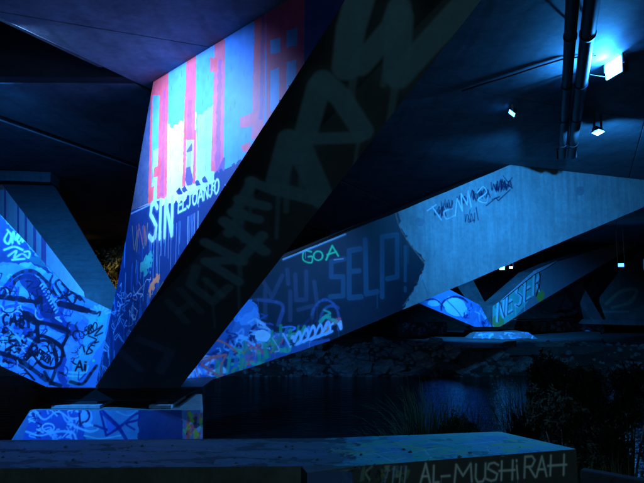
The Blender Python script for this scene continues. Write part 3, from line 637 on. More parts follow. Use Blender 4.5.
cb.stroke(arc(48, 428, 6, 0, 360, 9, 4), 1.6, (.5, .75, .95)); cb.stroke([(26, 432), (40, 436), (56, 432), (72, 433), (76, 440)], 2, (.45, .7, .95)); cb.stroke([(34, 410), (44, 420), (58, 412), (72, 422)], 1.8, (.40, .65, .95)); cb.stroke([(74, 427), (90, 432), (98, 428), (84, 424)], 2, (.5, .75, .95))
DB = (.015, .03, .28)
cb.stroke([(100, 412), (106, 436), (120, 428), (102, 411)], 2.2, DB, curve=False); cb.stroke([(103, 414), (118, 428), (126, 440)], 3.4, DB); cb.stroke([(94, 426), (114, 430), (136, 414), (138, 420), (126, 424), (134, 430)], 2.4, DB); cb.stroke([(116, 412), (128, 416), (138, 410)], 1.6, (.3, .6, .75)); cb.poly([(105, 418), (116, 428), (108, 434)], (.08, .2, .7), 1)
cb.stroke([(84, 436), (100, 439), (120, 436)], 1.6, (.4, .7, .8))
for i in range(36):
    x = random.uniform(184, 205); y = random.uniform(410, 440); cb.stroke([(x+random.uniform(-2, 2), y+random.uniform(-5, 5)) for _ in range(3)], random.uniform(1, 3.4), random.choice([(.30, .50, .05), (.75, .24, .06), (.10, .5, .2), (.6, .10, .1), (.02, .02, .05), (.12, .35, .65)]), .85)
cb.grime(.25, 14)
sn = (bt[2]-bt[1]).cross(bb[1]-bt[1]).normalized()
cz = Canvas(bt[1], sn, Vector((0, 1, 0)), [bt[1], bt[2], bb[1], bb[2]], 120, 66)
def at3(y, z): return ((Vector((xr, y, z))-cz.p0).dot(cz.u)-cz.u0)*cz.ppm, ((Vector((xr, y, z))-cz.p0).dot(cz.v)-cz.v0)*cz.ppm
for i in range(90):
    y = random.uniform(yb-.5, yb+2.6); z = random.uniform(-.6, tz)
    cz.raw_stroke([at3(y+random.uniform(-.3, .3), z+random.uniform(-.25, .25)) for _ in range(3)], random.uniform(4, 16), random.choice([(.30, .50, .05), (.75, .24, .06), (.10, .5, .2), (.5, .08, .1), (.05, .2, .5), (.12, .35, .65), (.02, .02, .05)]), .85)
cz.grime(.25, 15)
C_BSD = concrete('base_block_side', (.30, .32, .32), .7, cz)
C_BASE = concrete('base_block_face', (.30, .32, .32), .7, cb)
prism('base_block', bt, bb, [C_BASE, C_BSD, C_BARE], pier, [cb, cz], bevel=.05)

# ================================================================== foreground ledge
zl = CAMZ-1.4
T = lambda x, y: on_z(x, y, zl)
lt_ = [T(-260, 471), T(0, 468.5), T(360, 466), T(577, 449), T(500, 431.5), T(378, 436), T(330, 438), T(0, 440), T(-260, 441)]
LN = (lt_[3]-lt_[2]); LN.z = 0; LN.normalize(); ln = Vector((LN.y, -LN.x, 0))
ct = Canvas(lt_[2], ZUP, Vector((1, 0, 0)), lt_, 120, 71)
ct.v = Vector((0, 1, 0)); vs_ = [(p-lt_[2]).dot(ct.v) for p in lt_]; ct.v0, ct.v1 = min(vs_)-.3, max(vs_)+.3; ct.h = int((ct.v1-ct.v0)*ct.ppm)
ct.rgb = np.full((ct.h, ct.w, 3), .3, np.float32); ct.a = np.zeros((ct.h, ct.w), np.float32); ct.wear = .9+.05*vnoise(ct.h, ct.w, 7, 8)+.05*vnoise(ct.h, ct.w, 31, 9)
ct.poly([(330, 480), (370, 432), (510, 428), (590, 452), (560, 470)], (.12, .50, .44), .95, 30)
for i in range(110):
    x = random.uniform(340, 560); ct.ellipse(x, random.uniform(434, 464), random.uniform(6, 26), random.uniform(1, 3.4), random.choice([(.06, .50, .30), (.30, .55, .14), (.05, .22, .55), (.10, .4, .6), (.02, .06, .16), (.1, .5, .5)]), .6, 0, 30)
for i in range(60):
    x = random.uniform(0, 360); ct.ellipse(x, random.uniform(440, 466), random.uniform(10, 50), random.uniform(1, 4), random.choice([(.06, .10, .16), (.05, .14, .26), (.14, .18, .22)]), .5, 0, 14)
for q_ in ([(362, 455), (400, 451)], [(372, 452), (384, 458), (392, 462)], [(408, 454), (424, 450), (430, 458)], [(424, 451), (436, 448)], [(460, 445), (500, 441)], [(392, 461), (404, 458)], [(486, 447), (489, 452), (500, 453)], [(350, 457), (364, 452)]): ct.stroke(q_, .9, (.55, .75, .8), .8, curve=False)
for i in range(26):
    x = random.uniform(60, 360); y = random.uniform(442, 464); ct.stroke([(x, y), (x+random.uniform(10, 50), y+random.uniform(-1, 1))], .5, (.12, .2, .3), .5)
for i in range(160):
    x = random.uniform(0, 570); y = random.uniform(436, 467); ct.stroke([(x, y), (x+random.uniform(-3, 3), y+random.uniform(-.4, .4))], random.uniform(.3, .9), random.choice([(.02, .02, .02), (.4, .42, .4), (.05, .05, .03)]), .8, .8, False)
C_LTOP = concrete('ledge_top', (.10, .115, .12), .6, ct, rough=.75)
lface = [lt_[2], lt_[3], lt_[3]-ZUP*.8, lt_[2]-ZUP*.8]
cw = Canvas(lt_[2], ln, LN, lface, 170, 81)
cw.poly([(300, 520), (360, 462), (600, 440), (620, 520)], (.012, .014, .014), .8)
PC = (.34, .42, .42)
PC = (.80, .88, .86)
for ch, x, y, w_, h_ in (('A', 420, 483.5, 12, 19), ('L', 433, 483, 11, 17), ('-', 441, 482, 18, 12), ('M', 454, 483, 18.5, 18), ('U', 475, 482.5, 16, 18), ('S', 486, 481.5, 19, 18), ('H', 501, 480.5, 18, 19), ('R', 524, 478, 18, 21), ('A', 536, 477, 13, 20), ('H', 550, 476, 22, 20)):
    cw.text(ch, (x, y), (w_, -1.1*w_/18), (.6, -h_), 2.1, PC, .9, jit=.15, soft=1.6)
cw.stroke([(516.5, 466), (517.5, 479)], 2.0, PC, .9); cw.stroke([(516.3, 460.5), (516.4, 461.5)], 2, PC)
for i in range(26):
    x = random.uniform(345, 408); cw.stroke([(x+random.uniform(-4, 4), random.uniform(466, 484)) for _ in range(3)], random.uniform(1.5, 3), random.choice([(.01, .01, .02), (.20, .30, .14), (.10, .2, .45), (.35, .45, .4)]), .8)
for x in (392, 399, 404): cw.stroke([(x, 484), (x+2, 467)], 1.6, (.4, .55, .6), .9)
cw.ellipse(332, 478, 20, 10, (.03, .1, .35), .9)
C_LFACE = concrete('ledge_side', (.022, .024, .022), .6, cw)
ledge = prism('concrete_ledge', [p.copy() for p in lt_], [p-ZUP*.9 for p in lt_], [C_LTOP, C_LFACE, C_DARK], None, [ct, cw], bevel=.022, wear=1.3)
tag(ledge, 'low concrete ledge across the foreground with AL-MUSHiRAH painted on its dark front', 'ledge')
k0_, k1_ = on_z(580, 469.5, 1.72), on_z(700, 491, 1.72); kv = (k1_-k0_).normalized(); kn = Vector((-kv.y, kv.x, 0))
kb = prism('low_kerb', [k0_, k1_, k1_+kn*.13, k0_+kn*.13], [p-ZUP*.5 for p in (k0_, k1_, k1_+kn*.13, k0_+kn*.13)], C_SHADE, None, bevel=.02)
tag(kb, 'narrow worn concrete kerb running off to the right of the painted ledge', 'kerb')

g = random.Random(12); vs = []; fs = []
for i in range(420):
    x, y = g.uniform(-4.5, 2.35), g.uniform(5.08, 5.95); q_ = Vector((x, y, 0))
    if x > .32 and y < 5.12+(x-.32)*.28: continue
    s_ = g.uniform(.003, .009) if g.random() < .85 else g.uniform(.012, .028); a_ = g.uniform(0, 6.28); k_ = len(vs); zt_ = zl+.002
    for j in range(5): b_ = a_+j*1.2566; rr_ = s_*g.uniform(.6, 1.1); vs.append((x+math.cos(b_)*rr_, y+math.sin(b_)*rr_, zt_+g.uniform(0, s_*.3)))
    vs.append((x, y, zt_+s_*g.uniform(.4, .8))); fs += [(k_+j, k_+(j+1) % 5, k_+5) for j in range(5)]
me = bpy.data.meshes.new('litter'); me.from_pydata(vs, [], fs); tag(link('litter', me, simple('dry_grit', (.12, .11, .09), .9)), 'grit and scraps of dry leaf scattered over the ledge top', 'grit', kind='stuff')

# ================================================================== far bank: platform, wall, stones
plat = empty('concrete_platform', (10, 36, .7), 'flat concrete platform under the distant lit pier across the river', 'platform')
zp = 1.24
pp = [on_z(462, 348, zp), on_z(604, 347, zp), on_z(600, 330, zp), on_z(420, 331, zp)]
prism('slab', pp, [p-ZUP*.38 for p in pp], C_DARK, plat, bevel=.03)
pq = [on_z(330, 349, .95), on_z(461, 350, .95), on_z(425, 333, 1.15), on_z(345, 333, 1.15)]
prism('apron', pq, [p-ZUP*.6 for p in pq], C_DARK, plat, bevel=.03)
bp = pp
fw = empty('graffiti_wall', (16, 46, 1.1), 'long low far wall covered in small tags behind the concrete platform', 'wall')
wp = [on_y(515, 335, 46), on_y(606, 337, 46), on_y(602, 320, 46), on_y(517, 321, 46)]
cq = Canvas(wp[0], Vector((0, -1, 0)), Vector((1, 0, 0)), wp, 40, 91)
for i in range(60):
    x = random.uniform(518, 602); y = random.uniform(322, 333); cq.stroke([(x+random.uniform(-3, 3), y+random.uniform(-3, 3)) for _ in range(4)], random.uniform(.8, 1.8), random.choice([(.4, .5, .7), (.5, .3, .5), (.02, .02, .1), (.1, .3, .6), (.5, .45, .4)]), .8)
C_FW = concrete('tagged_far_wall', (.16, .18, .2), .6, cq)
prism('wall_face', wp, [p+Vector((0, .4, 0)) for p in wp], [C_FW, C_DARK], fw, cq, bevel=.02)
prism('coping', [on_y(514, 320.2, 45.95), on_y(606, 319.5, 45.95), on_y(606, 318.3, 45.95), on_y(514, 319, 45.95)], [p+Vector((0, .5, 0)) for p in (on_y(514, 320.2, 45.95), on_y(606, 319.5, 45.95), on_y(606, 318.3, 45.95), on_y(514, 319, 45.95))], C_BARE, fw, bevel=.01)
for (a, b_, y_, d_) in ((398, 447, 328, 41), ):
    w2 = [on_y(a, 338, d_), on_y(b_, 338, d_), on_y(b_, 322, d_), on_y(a, 323, d_)]
    c2 = Canvas(w2[0], Vector((0, -1, 0)), Vector((1, 0, 0)), w2, 40, 95)
    for i in range(30):
        x = random.uniform(a, b_); cc = random.uniform(324, 334); c2.stroke([(x+random.uniform(-3, 3), cc+random.uniform(-3, 3)) for _ in range(4)], 1, random.choice([(.3, .4, .6), (.02, .02, .1), (.2, .3, .5)]), .8)
    o = prism('low_wall', w2, [p+Vector((0, .5, 0)) for p in w2], [concrete('low_wall_face', (.12, .13, .13), .6, c2), C_DARK], None, c2, bevel=.02)
    tag(o, 'dim low wall with faint blue tags left of the distant lit pier', 'wall')
stonemat = simple('riprap_stone', (.30, .32, .29), .9, 0, .7, 3)
stonemat2 = simple('pale_stone', (.42, .52, .52), .85, 0, .4, 3)
def stone_mesh(seed, mat):
    bm = bmesh.new(); bmesh.ops.create_icosphere(bm, subdivisions=1, radius=1)
    r = random.Random(seed)
    for v in bm.verts: v.co = Vector((v.co.x*r.uniform(.7, 1.2), v.co.y*r.uniform(.7, 1.2), v.co.z*r.uniform(.45, .9)))
    me = bpy.data.meshes.new('stone'); bm.to_mesh(me); bm.free(); me.materials.append(mat); return me
SM = [stone_mesh(i, stonemat) for i in range(7)]+[stone_mesh(99, stonemat2)]
rr = random.Random(5)
bank = empty('stone_bank', (6, 30, 0), 'bank of broken grey stones sloping into the water on the far side', 'stone bank')
def put_stone(x, y, s, me):
    o = bpy.data.objects.new('stone', me); COL.objects.link(o); o.parent = bank; o.matrix_parent_inverse = Matrix.Translation(-bank.location)
    o.location = (x, y, gz(x, y)+s*.12); o.rotation_euler = (rr.uniform(-.4, .4), rr.uniform(-.4, .4), rr.uniform(0, 6)); o.scale = (s, s, s*.8); return o
for i in range(285):
    y = rr.uniform(28.6, 31.6); x = rr.uniform(-.045, .40)*y; put_stone(x, y, rr.choice([.10, .14, .18, .24, .32, .55])*rr.uniform(.7, 1.3), rr.choice(SM[:7]))
p_ = on_z(434, 358, .5); tag(put_stone(p_.x, p_.y, .62, SM[7]), 'pale upright stone'); 
bm = bmesh.new()
for i in range(900):
    y = rr.uniform(28.0, 33); x = rr.uniform(-.35, .55)*y; s = rr.uniform(.05, .16)
    r_ = bmesh.ops.create_icosphere(bm, subdivisions=1, radius=s, matrix=Matrix.Translation((x, y, gz(x, y)+s*.2)))
    for v in r_['verts']: v.co += Vector((rr.uniform(-.3, .3)*s, rr.uniform(-.3, .3)*s, rr.uniform(-.3, .2)*s))
tag(from_bm('gravel', bm, stonemat), 'small broken rubble between the stones along the far waterline', 'gravel', kind='stuff')

# ================================================================== far pier
fpier = empty('bridge_pier', (10, 38, 1.2), 'small distant bridge pier lit blue across the river with bright lettering', 'bridge pier')
D0 = 38.0
FY = lambda x, y, d=D0: on_y(x, y, d)
def tilt(d0, k_):                                   # vertical plane through depth d0 at px 485, receding k_ per metre of x
    p = on_y(485, 300, d0); u = Vector((1, k_, 0)).normalized(); return p, Vector((u.y, -u.x, 0)), u
P1 = tilt(D0, .43); G = lambda x, y: on_plane(x, y, P1[0], P1[1])
P2 = tilt(D0, .43)
lpoly = [G(492, 327), G(475, 327), G(418, 303), G(330, 262), G(330, 225), G(400, 262), G(449, 289), G(480, 305)]
c1 = Canvas(P1[0], P1[1], P1[2], lpoly, 36, 101)
c1.poly([(300, 200), (520, 200), (520, 340), (300, 340)], (.08, .22, .5), 1)
c1.ellipse(455, 307, 13, 9, (.45, .7, .92), 1, .5); c1.ellipse(434, 303, 6, 4, (.35, .6, .9), 1); c1.stroke(arc(455, 308, 14, 170, 330, 8, 11), 2, (.01, .02, .08)); c1.stroke([(446, 300), (456, 310), (462, 318)], 1, (.02, .1, .4))
c1.stroke([(425, 300), (436, 300), (444, 308)], 2, (.01, .02, .1))
for i in range(40):
    x = random.uniform(464, 492); y = random.uniform(303, 326); c1.stroke([(x+random.uniform(-3, 3), y+random.uniform(-4, 4)) for _ in range(3)], random.uniform(.8, 2), random.choice([(.1, .3, .85), (.4, .65, .95), (.02, .03, .2), (.15, .4, .8)]), .9)
prism('leg', lpoly, [p-P1[1]*1.4*(1 if P1[1].y < 0 else -1) for p in lpoly], [concrete('far_left_leg_face', (.3, .33, .35), .7, c1), C_DARK], fpier, c1, bevel=.04)
rpoly = [G(492.5, 327), G(500, 327), G(540, 302), G(577, 280), G(640, 243), G(640, 236), G(556, 262), G(533, 272), G(500, 301), G(492.5, 306)]
c2 = Canvas(P1[0], P1[1], P1[2], rpoly, 36, 111)
c2.poly([(480, 200), (700, 200), (700, 340), (480, 340)], (.22, .26, .3), .6)
c2.poly([(485, 340), (494, 300), (535, 262), (541, 268), (538, 290), (500, 335)], (.14, .62, .48), 1, 3)
c2.ellipse(498, 322, 6, 7, (.35, .40, .04), .9); c2.ellipse(540, 296, 4, 7, (.38, .5, .03), .9); c2.ellipse(500, 306, 6, 4, (.05, .35, .2), .9)
KB = (.01, .02, .03)
for k_, ch in enumerate('NESER'):
    x = 497+k_*9.0; y = 321-k_*6.6; c2.text(ch, (x, y), (10, -6.5), (1, -22), 3.2, (.62, .92, .92), 1); c2.text(ch, (x+1.3, y+.5), (10, -6.5), (1, -21), 1.1, KB, .9)
c2.stroke([(537, 266), (540, 280), (536, 296)], 1.6, KB)
prism('leg', rpoly, [p-P1[1]*1.4*(1 if P1[1].y < 0 else -1) for p in rpoly], [concrete('far_right_leg_face', (.3, .33, .35), .7, c2), C_DARK], fpier, c2, bevel=.04)
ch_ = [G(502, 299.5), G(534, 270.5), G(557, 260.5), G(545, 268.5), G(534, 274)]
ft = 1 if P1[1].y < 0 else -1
prism('pale_chamfer', [p+P1[1]*.06*ft for p in ch_], [p-P1[1]*.0*ft+P1[1]*.012*ft for p in ch_], simple('lit_chamfer_tone', (.6, .65, .68), .7), fpier, bevel=0)  # thin sheet, the light on the chamfer painted in as a pale tone
ip = [FY(484, 306, 39.4), FY(446, 284, 41.6), FY(446, 238, 43.0), FY(470, 232, 43.0)]
prism('leg', [FY(470, 305, 40), FY(487, 306, 40), FY(452, 240, 45), FY(425, 240, 45)], [p+Vector((0, 1.2, .6)) for p in [FY(470, 305, 40), FY(487, 306, 40), FY(452, 240, 45), FY(425, 240, 45)]], C_DARK, fpier)
if 0: prism('leg', [FY(486, 306, 40.2), FY(498, 304, 40.2), FY(560, 244, 47), FY(530, 244, 47)], [p+Vector((0, 1.2, .6)) for p in [FY(486, 306, 40.2), FY(498, 304, 40.2), FY(560, 244, 47), FY(530, 244, 47)]], C_DARK, fpier)
prism('shoe', [G(474, 330.5), G(498, 330.5), G(503, 327.3), G(470, 327.3)], [p+Vector((0, 1.5, 0)) for p in (G(474, 330.5), G(498, 330.5), G(503, 327.3), G(470, 327.3))], BLACKSTEEL, fpier)
fb = [FY(476, 331, 37.2), FY(528, 331, 37.2), FY(545, 340, 36.6), FY(470, 340, 36.6)]
fb[0].z = fb[1].z = 1.63; fb[2].z = fb[3].z = 1.0
fb[2].y = fb[3].y = 36.6
bn2 = (fb[1]-fb[0]).cross(fb[3]-fb[0]).normalized()
c3 = Canvas(fb[0], bn2, Vector((1, 0, 0)), fb, 40, 121)
for i in range(50):
    x = random.uniform(472, 540); y = random.uniform(331, 339); c3.stroke([(x+random.uniform(-3, 3), y+random.uniform(-2, 2)) for _ in range(3)], random.uniform(.8, 2), random.choice([(.1, .3, .85), (.4, .65, .95), (.02, .03, .2), (.15, .4, .8), (.5, .7, .95)]), .9)
prism('base_block', fb, [p+Vector((0, 3, 0)) for p in fb], [concrete('far_base_face', (.3, .33, .36), .7, c3), C_BARE], fpier, c3, bevel=.03)

# ---- unlit pier farther right
dp = empty('bridge_pier', (20, 44, 1.2), 'dark unlit bridge pier at the far right beyond the lit one', 'bridge pier')
c4p = [FY(604, 319, 44), FY(614, 320, 44), FY(645, 319, 44), FY(720, 318, 44), FY(720, 225, 44), FY(645, 245, 44), FY(608, 282, 44)]
c4p = [FY(596, 320, 44), FY(690, 321, 44), FY(720, 215, 44), FY(650, 243, 44), FY(622, 268, 44), FY(600, 300, 44)]
c4 = Canvas(c4p[0], Vector((0, -1, 0)), Vector((1, 0, 0)), c4p, 30, 131)
c4.stroke([(606, 304), (620, 292), (636, 290), (630, 302), (612, 308)], 3, (.25, .30, .12), .7); c4.stroke([(600, 312), (628, 312)], 2, (.2, .25, .2), .6)
C_D4 = concrete('dim_tagged_leg', (.14, .17, .14), .6, c4)
prism('leg', c4p, [p+Vector((0, 1.4, 0)) for p in c4p], [C_D4, C_DARK], dp, c4)
q4 = [FY(592, 321, 43.6), FY(604, 321, 43.6), FY(575, 272, 42), FY(552, 262, 42)]
prism('leg', q4, [p+Vector((0, 1.4, 0)) for p in q4], C_DARK, dp)
q5 = [FY(585, 324, 43.4), FY(660, 326, 43.4), FY(650, 319.5, 43.4), FY(590, 319.5, 43.4)]
prism('base_block', q5, [p+Vector((0, 2.4, 0)) for p in q5], C_DARK, dp)

# ---- pale post at the right edge
pc = on_y(654.0, 300, 20.0)
post = empty('pale_post', (pc.x, pc.y, 0), 'pale blue lit post with rounded green top at the right edge', 'post')
PM = simple('pale_post_paint', (.20, .38, .42), .5); PT = simple('pale_green_cap', (.5, .75, .6), .5)
tube('shaft', [(pc.x, pc.y, gz(pc.x, pc.y)-.2), (pc.x, pc.y, on_y(654, 276, 20).z)], .14, PM, post, 20)
tube('cap', [(pc.x, pc.y, on_y(654, z_, 20).z) for z_ in (279, 276, 268, 260, 254, 251)], [.14, .20, .27, .26, .17, .04], PT, post, 20)

# ================================================================== pipes, cable
A0, A1 = on_z(583, -2, ZC-.22), on_z(567, 156, ZC-.22); pd = (A1-A0).normalized(); A0 = A0-pd*6; pside = Vector((pd.y, -pd.x, 0))
pm = empty('drain_pipe', (A1.x, A1.y, ZC-.2), 'thicker dark drain pipe hanging under the deck, on the right of the pair', 'pipe', group='twin pipes under the deck')
pm2 = empty('drain_pipe', (A1.x-.2, A1.y, ZC-.2), 'slimmer dark pipe hanging under the deck, on the left of the pair', 'pipe', group='twin pipes under the deck')
PIPE = simple('dark_pipe_paint', (.02, .024, .028), .6, .0, .5, 8)
L_ = (A1-A0).length
for root, off, r_ in ((pm, .11, .105), (pm2, -.12, .085)):
    pts = [A0+pd*(L_*i/6)+pside*off for i in range(7)]; tube('pipe_run', pts, r_, PIPE, root, 18)
    for i in range(7):
        c_ = A0+pd*(L_*(i+.35)/7)+pside*off; tube('pipe_collar', [c_-pd*.04, c_+pd*.04], r_+.012, PIPE, root, 18)
        obox('hanger', c_+Vector((0, 0, .155)), pside, pd, ZUP, .015, .015, .065, STEEL, root, 0)
br_ = empty('pipe_bracket', (A1.x, A1.y, ZC), 'square steel bracket at the end of the twin pipes', 'bracket')
obox('bracket_plate', A1+pd*.06+Vector((0, 0, .205)), pside, pd, ZUP, .27, .05, .01, BLACKSTEEL, br_)
for s_ in (-1, 1): obox('bracket_arm', A1+pd*.06+pside*(.23*s_)+Vector((0, 0, .065)), pside, pd, ZUP, .02, .03, .12, BLACKSTEEL, br_)
cb_pts = [on_z(x, y, ZC-.025) for x, y in ((462, 91), (480, 85), (510, 76), (540, 66), (566, 58), (596, 56))]
tag(tube('power_cable', cb_pts, .014, RUBBER, None, 8), 'thin black cable clipped along the underside of the deck towards the brightest lamp', 'cable')

# ================================================================== floodlights

def spot(name, loc, target, power, size, blend, col, rad, parent):
    l = bpy.data.lights.new(name, 'SPOT'); l.energy = power; l.color = col; l.spot_size = R(size); l.spot_blend = blend; l.shadow_soft_size = rad
    o = bpy.data.objects.new(name, l); COL.objects.link(o); o.location = loc
    o.rotation_euler = (Vector(target)-Vector(loc)).to_track_quat('-Z', 'Y').to_euler(); o.parent = parent; o.matrix_parent_inverse = Matrix.Translation(-parent.location); return o
def flood(loc, target, label, lens=30., scale=1., lens_col=(.03, .27, 1.), cat='floodlight', group='floodlights under the bridge', hang=None):
    loc = Vector(loc); root = empty('floodlight', loc, label, cat, group)
    d = (Vector(target)-loc).normalized(); a = d.cross(ZUP).normalized(); u = a.cross(d).normalized()
    s = scale
    A = [loc-d*.16*s+a*(x*.10*s)+u*(y*.07*s) for x, y in ((-1, -1), (1, -1), (1, 1), (-1, 1))]
    B = [loc+a*(x*.19*s)+u*(y*.13*s) for x, y in ((-1, -1), (1, -1), (1, 1), (-1, 1))]
    hs_ = prism('housing', A, B, BLACKSTEEL, root, bevel=.01*s)
    C_ = [p+d*.012*s for p in B]; D_ = [loc+d*.02*s+a*(x*.17*s)+u*(y*.11*s) for x, y in ((-1, -1), (1, -1), (1, 1), (-1, 1))]
    prism('lens', [loc+d*.003*s+a*(x*.175*s)+u*(y*.115*s) for x, y in ((-1, -1), (1, -1), (1, 1), (-1, 1))], D_, emit('lamp_lens', lens_col, lens), hs_, bevel=0)
    top_z = ZC if hang is None else hang
    h_ = max(.02, top_z-loc.z)
    for sx in (-1, 1):
        obox('yoke_arm', loc+a*(.215*s*sx)+Vector((0, 0, h_/2)), a, ZUP.cross(a), ZUP, .012, .02, h_/2, STEEL, root, 0)
    return root, d
# twin floods tucked into the gap beside the deck edge, left of the frame
fl1 = (-5.0, 8.35, ZC+.03)
f1, d1 = flood(fl1, M(180, 168), 'left hand floodlight in the deck gap aimed at the striped mural', 20, .62, hang=ZC+.16)
spot('lamp', Vector(fl1)+d1*.06, M(184, 160), 4000, 84, 1.0, (.20, .43, 1.0), .025, f1)
fl2 = (-5.55, 8.9, ZC-.22)
f2_, d2 = flood(fl2, (-4.9, 12.6, 2.4), 'wide floodlight in the deck gap aimed down at the pier foot', 20, hang=ZC+1.7)
spot('lamp', Vector(fl2)+d2*.06, (-6.9, 14.0, 3.6), 5200, 92, .8, (.025, .27, 1.0), .05, f2_)
# three lit lamps seen under the deck
AZ = (.03, .33, 1.0)
b1 = on_z(614, 68, ZC-.15); tA = b1+Vector((-3.5, -.5, .0))
f3, d3 = flood(b1, tA, 'brightest floodlight beside the pipes glaring along the deck underside', 320, 1.15)
spot('lamp', b1+d3*.08, b1+Vector((-3.5, -.5, -.5)), 800, 150, .5, AZ, .06, f3)
tube('supply_cable', [b1+Vector((-.55, 0, -.02)), b1+Vector((-.4, 0, -.12)), b1+Vector((-.15, 0, -.16)), b1+Vector((.1, 0, -.1)), b1+Vector((.12, 0, .1))], .009, RUBBER, f3, 8)
b2 = on_z(512, 113, ZC-.14); f4, d4 = flood(b2, (-1.3, 13.4, 1.6), 'small floodlight hanging alone left of the twin pipes', 25, .62)
spot('lamp', b2+d4*.06, (-2.6, 14.0, .9), 3000, 76, 1.0, (.08, .34, 1.0), .06, f4)
b3 = on_z(598, 132, ZC-.42); f5, d5 = flood(b3, b3+Vector((.2, -.25, -1)), 'small flat floodlight right of the pipes nearer the lit leg', 25, .72)
spot('lamp', b3+d5*.06, (6.9, 18.0, 5.0), 2300, 150, .9, AZ, .06, f5)
# far lamps
for (x, y, d_, lab) in ((502, 268, 39.2, 'left one of two tiny lamps glowing inside the distant lit pier'), (511, 267.6, 39.8, 'right one of two tiny lamps glowing inside the distant lit pier')):
    p_ = on_y(x, y, d_); flood(p_, p_+Vector((-.3, -1, -.15)), lab, 40, .9 if x < 505 else .6)
p_ = on_y(621, 265, 33.7); fr, dr = flood(p_, p_+Vector((-.5, -1, -.25)), 'single distant lamp glowing at the right above the dark far pier', 14, .8)
spot('lamp', p_+dr*.06, (14, 20, 0), 60, 150, .5, AZ, .2, fr)
# floods over the river that light the distant pier (behind the near leg)
p_ = Vector((6.0, 30, ZC-.2)); ff_, dd = flood(p_, G(486, 312), 'floodlight under the deck over the river aimed at the distant pier', 20)
spot('lamp', p_+dd*.06, G(488, 312), 12000, 62, 1.0, (.02, .28, 1.0), .06, ff_)

# ================================================================== warm street lamp beyond the trees
wl = on_y(176, 300, 34.0); gl = gz(wl.x, 34.0)
sl = empty('street_lamp', (wl.x, 34.0, gl), 'warm street lamp on the far bank behind the striped leg', 'street lamp')
tube('pole', [(wl.x, 34.0, gl-.2), (wl.x, 34.0, gl+3.6), (wl.x-.1, 34.2, gl+4.0), (wl.x-.5, 34.3, gl+4.1)], [.09, .06, .05, .04], BLACKSTEEL, sl, 12)
obox('lamp_head', Vector((wl.x-.7, 34.3, gl+4.08)), Vector((1, 0, 0)), Vector((0, 1, 0)), ZUP, .28, .13, .06, BLACKSTEEL, sl)
obox('lamp_glass', Vector((wl.x-.7, 34.3, gl+4.0)), Vector((1, 0, 0)), Vector((0, 1, 0)), ZUP, .2, .1, .02, emit('warm_glass', (1, .5, .18), 20), sl, 0)
l = bpy.data.lights.new('lamp', 'SPOT'); l.spot_size = R(110); l.spot_blend = .7; l.energy = 1500; l.color = (1, .48, .18); l.shadow_soft_size = .1
o = bpy.data.objects.new('lamp', l); COL.objects.link(o); o.parent = sl; o.matrix_parent_inverse = Matrix.Translation(-sl.location); o.location = (wl.x-.7, 34.3, gl+3.85); o.rotation_euler = Vector((-1, .35, -.55)).to_track_quat('-Z', 'Y').to_euler()

nl = Vector((3.4, -5.5, gz(3.4, -5.5)))  # unseen lamp added behind the camera to bring out the ledge and leg lettering
sn_ = empty('street_lamp', nl, 'unseen pale street lamp added behind the camera to light the ledge front and dark leg', 'street lamp')
tube('pole', [nl-ZUP*.2, nl+ZUP*2.7], [.08, .06], BLACKSTEEL, sn_, 12)
tube('lamp_head', [nl+ZUP*2.7, nl+ZUP*2.75, nl+ZUP*3.05, nl+ZUP*3.12], [.1, .2, .2, .02], emit('pale_glass', (.5, .9, 1), 3), sn_, 16)
l = bpy.data.lights.new('lamp', 'POINT'); l.energy = 330; l.color = (.42, .85, 1); l.shadow_soft_size = .25
o = bpy.data.objects.new('lamp', l); COL.objects.link(o); o.parent = sn_; o.matrix_parent_inverse = Matrix.Translation(-sn_.location); o.location = nl+Vector((0, .5, 2.9))

# ================================================================== plants
LEAF_D = leafmat('dark_leaf', (.012, .022, .012)); LEAF_G = leafmat('willow_leaf', (.07, .11, .05)); REED = leafmat('reed_blade', (.045, .075, .025)); BARK = simple('bark', (.06, .05, .04), .9)
def leaves(name, blobs, n, size, mat, parent, seed, slim=.35):
    g = np.random.default_rng(seed); vs = []; fs = []
    for i in range(n):
        c, rad = blobs[g.integers(len(blobs))]
        d = g.normal(size=3); d /= np.linalg.norm(d); p = np.array(c)+d*np.array(rad)*g.random()**.45*(.75+.5*math.sin(d[0]*7+d[2]*9)*.5)
        a = g.normal(size=3); a /= np.linalg.norm(a); b_ = np.cross(a, g.normal(size=3)); b_ /= np.linalg.norm(b_)
        s = size*g.uniform(.6, 1.5); k_ = len(vs)
        vs += [tuple(p-a*s), tuple(p+b_*s*slim), tuple(p+a*s), tuple(p-b_*s*slim)]; fs.append((k_, k_+1, k_+2, k_+3))
    me = bpy.data.meshes.new(name); me.from_pydata(vs, [], fs); return link(name, me, mat, parent)
def tree(x, y, h, label, seed, n=5000, spread=1.7):
    g = random.Random(seed); z = gz(x, y); root = empty('tree', (x, y, z), label, 'tree', 'trees beyond the river')
    tube('trunk', [(x, y, z-.2), (x+.1, y, z+h*.3), (x-.05, y+.1, z+h*.6)], [.2, .15, .08], BARK, root, 9)
    bl_ = []
    for i in range(13):
        a_ = g.uniform(0, 6.28); rr_ = g.uniform(.2, 1)*spread; zz = z+h*g.uniform(.18, 1.0)
        c = (x+math.cos(a_)*rr_, y+math.sin(a_)*rr_, zz); s_ = g.uniform(.5, 1.0)*spread*.5; bl_.append((c, (s_, s_, s_*.7)))
        tube('limb', [(x, y, z+h*.3), ((x+c[0])/2, (y+c[1])/2, (z+h*.3+zz)/2+.2), c], [.07, .04, .015], BARK, root, 6)
    leaves('crown', bl_, n, .11, LEAF_G, root, seed, .5)
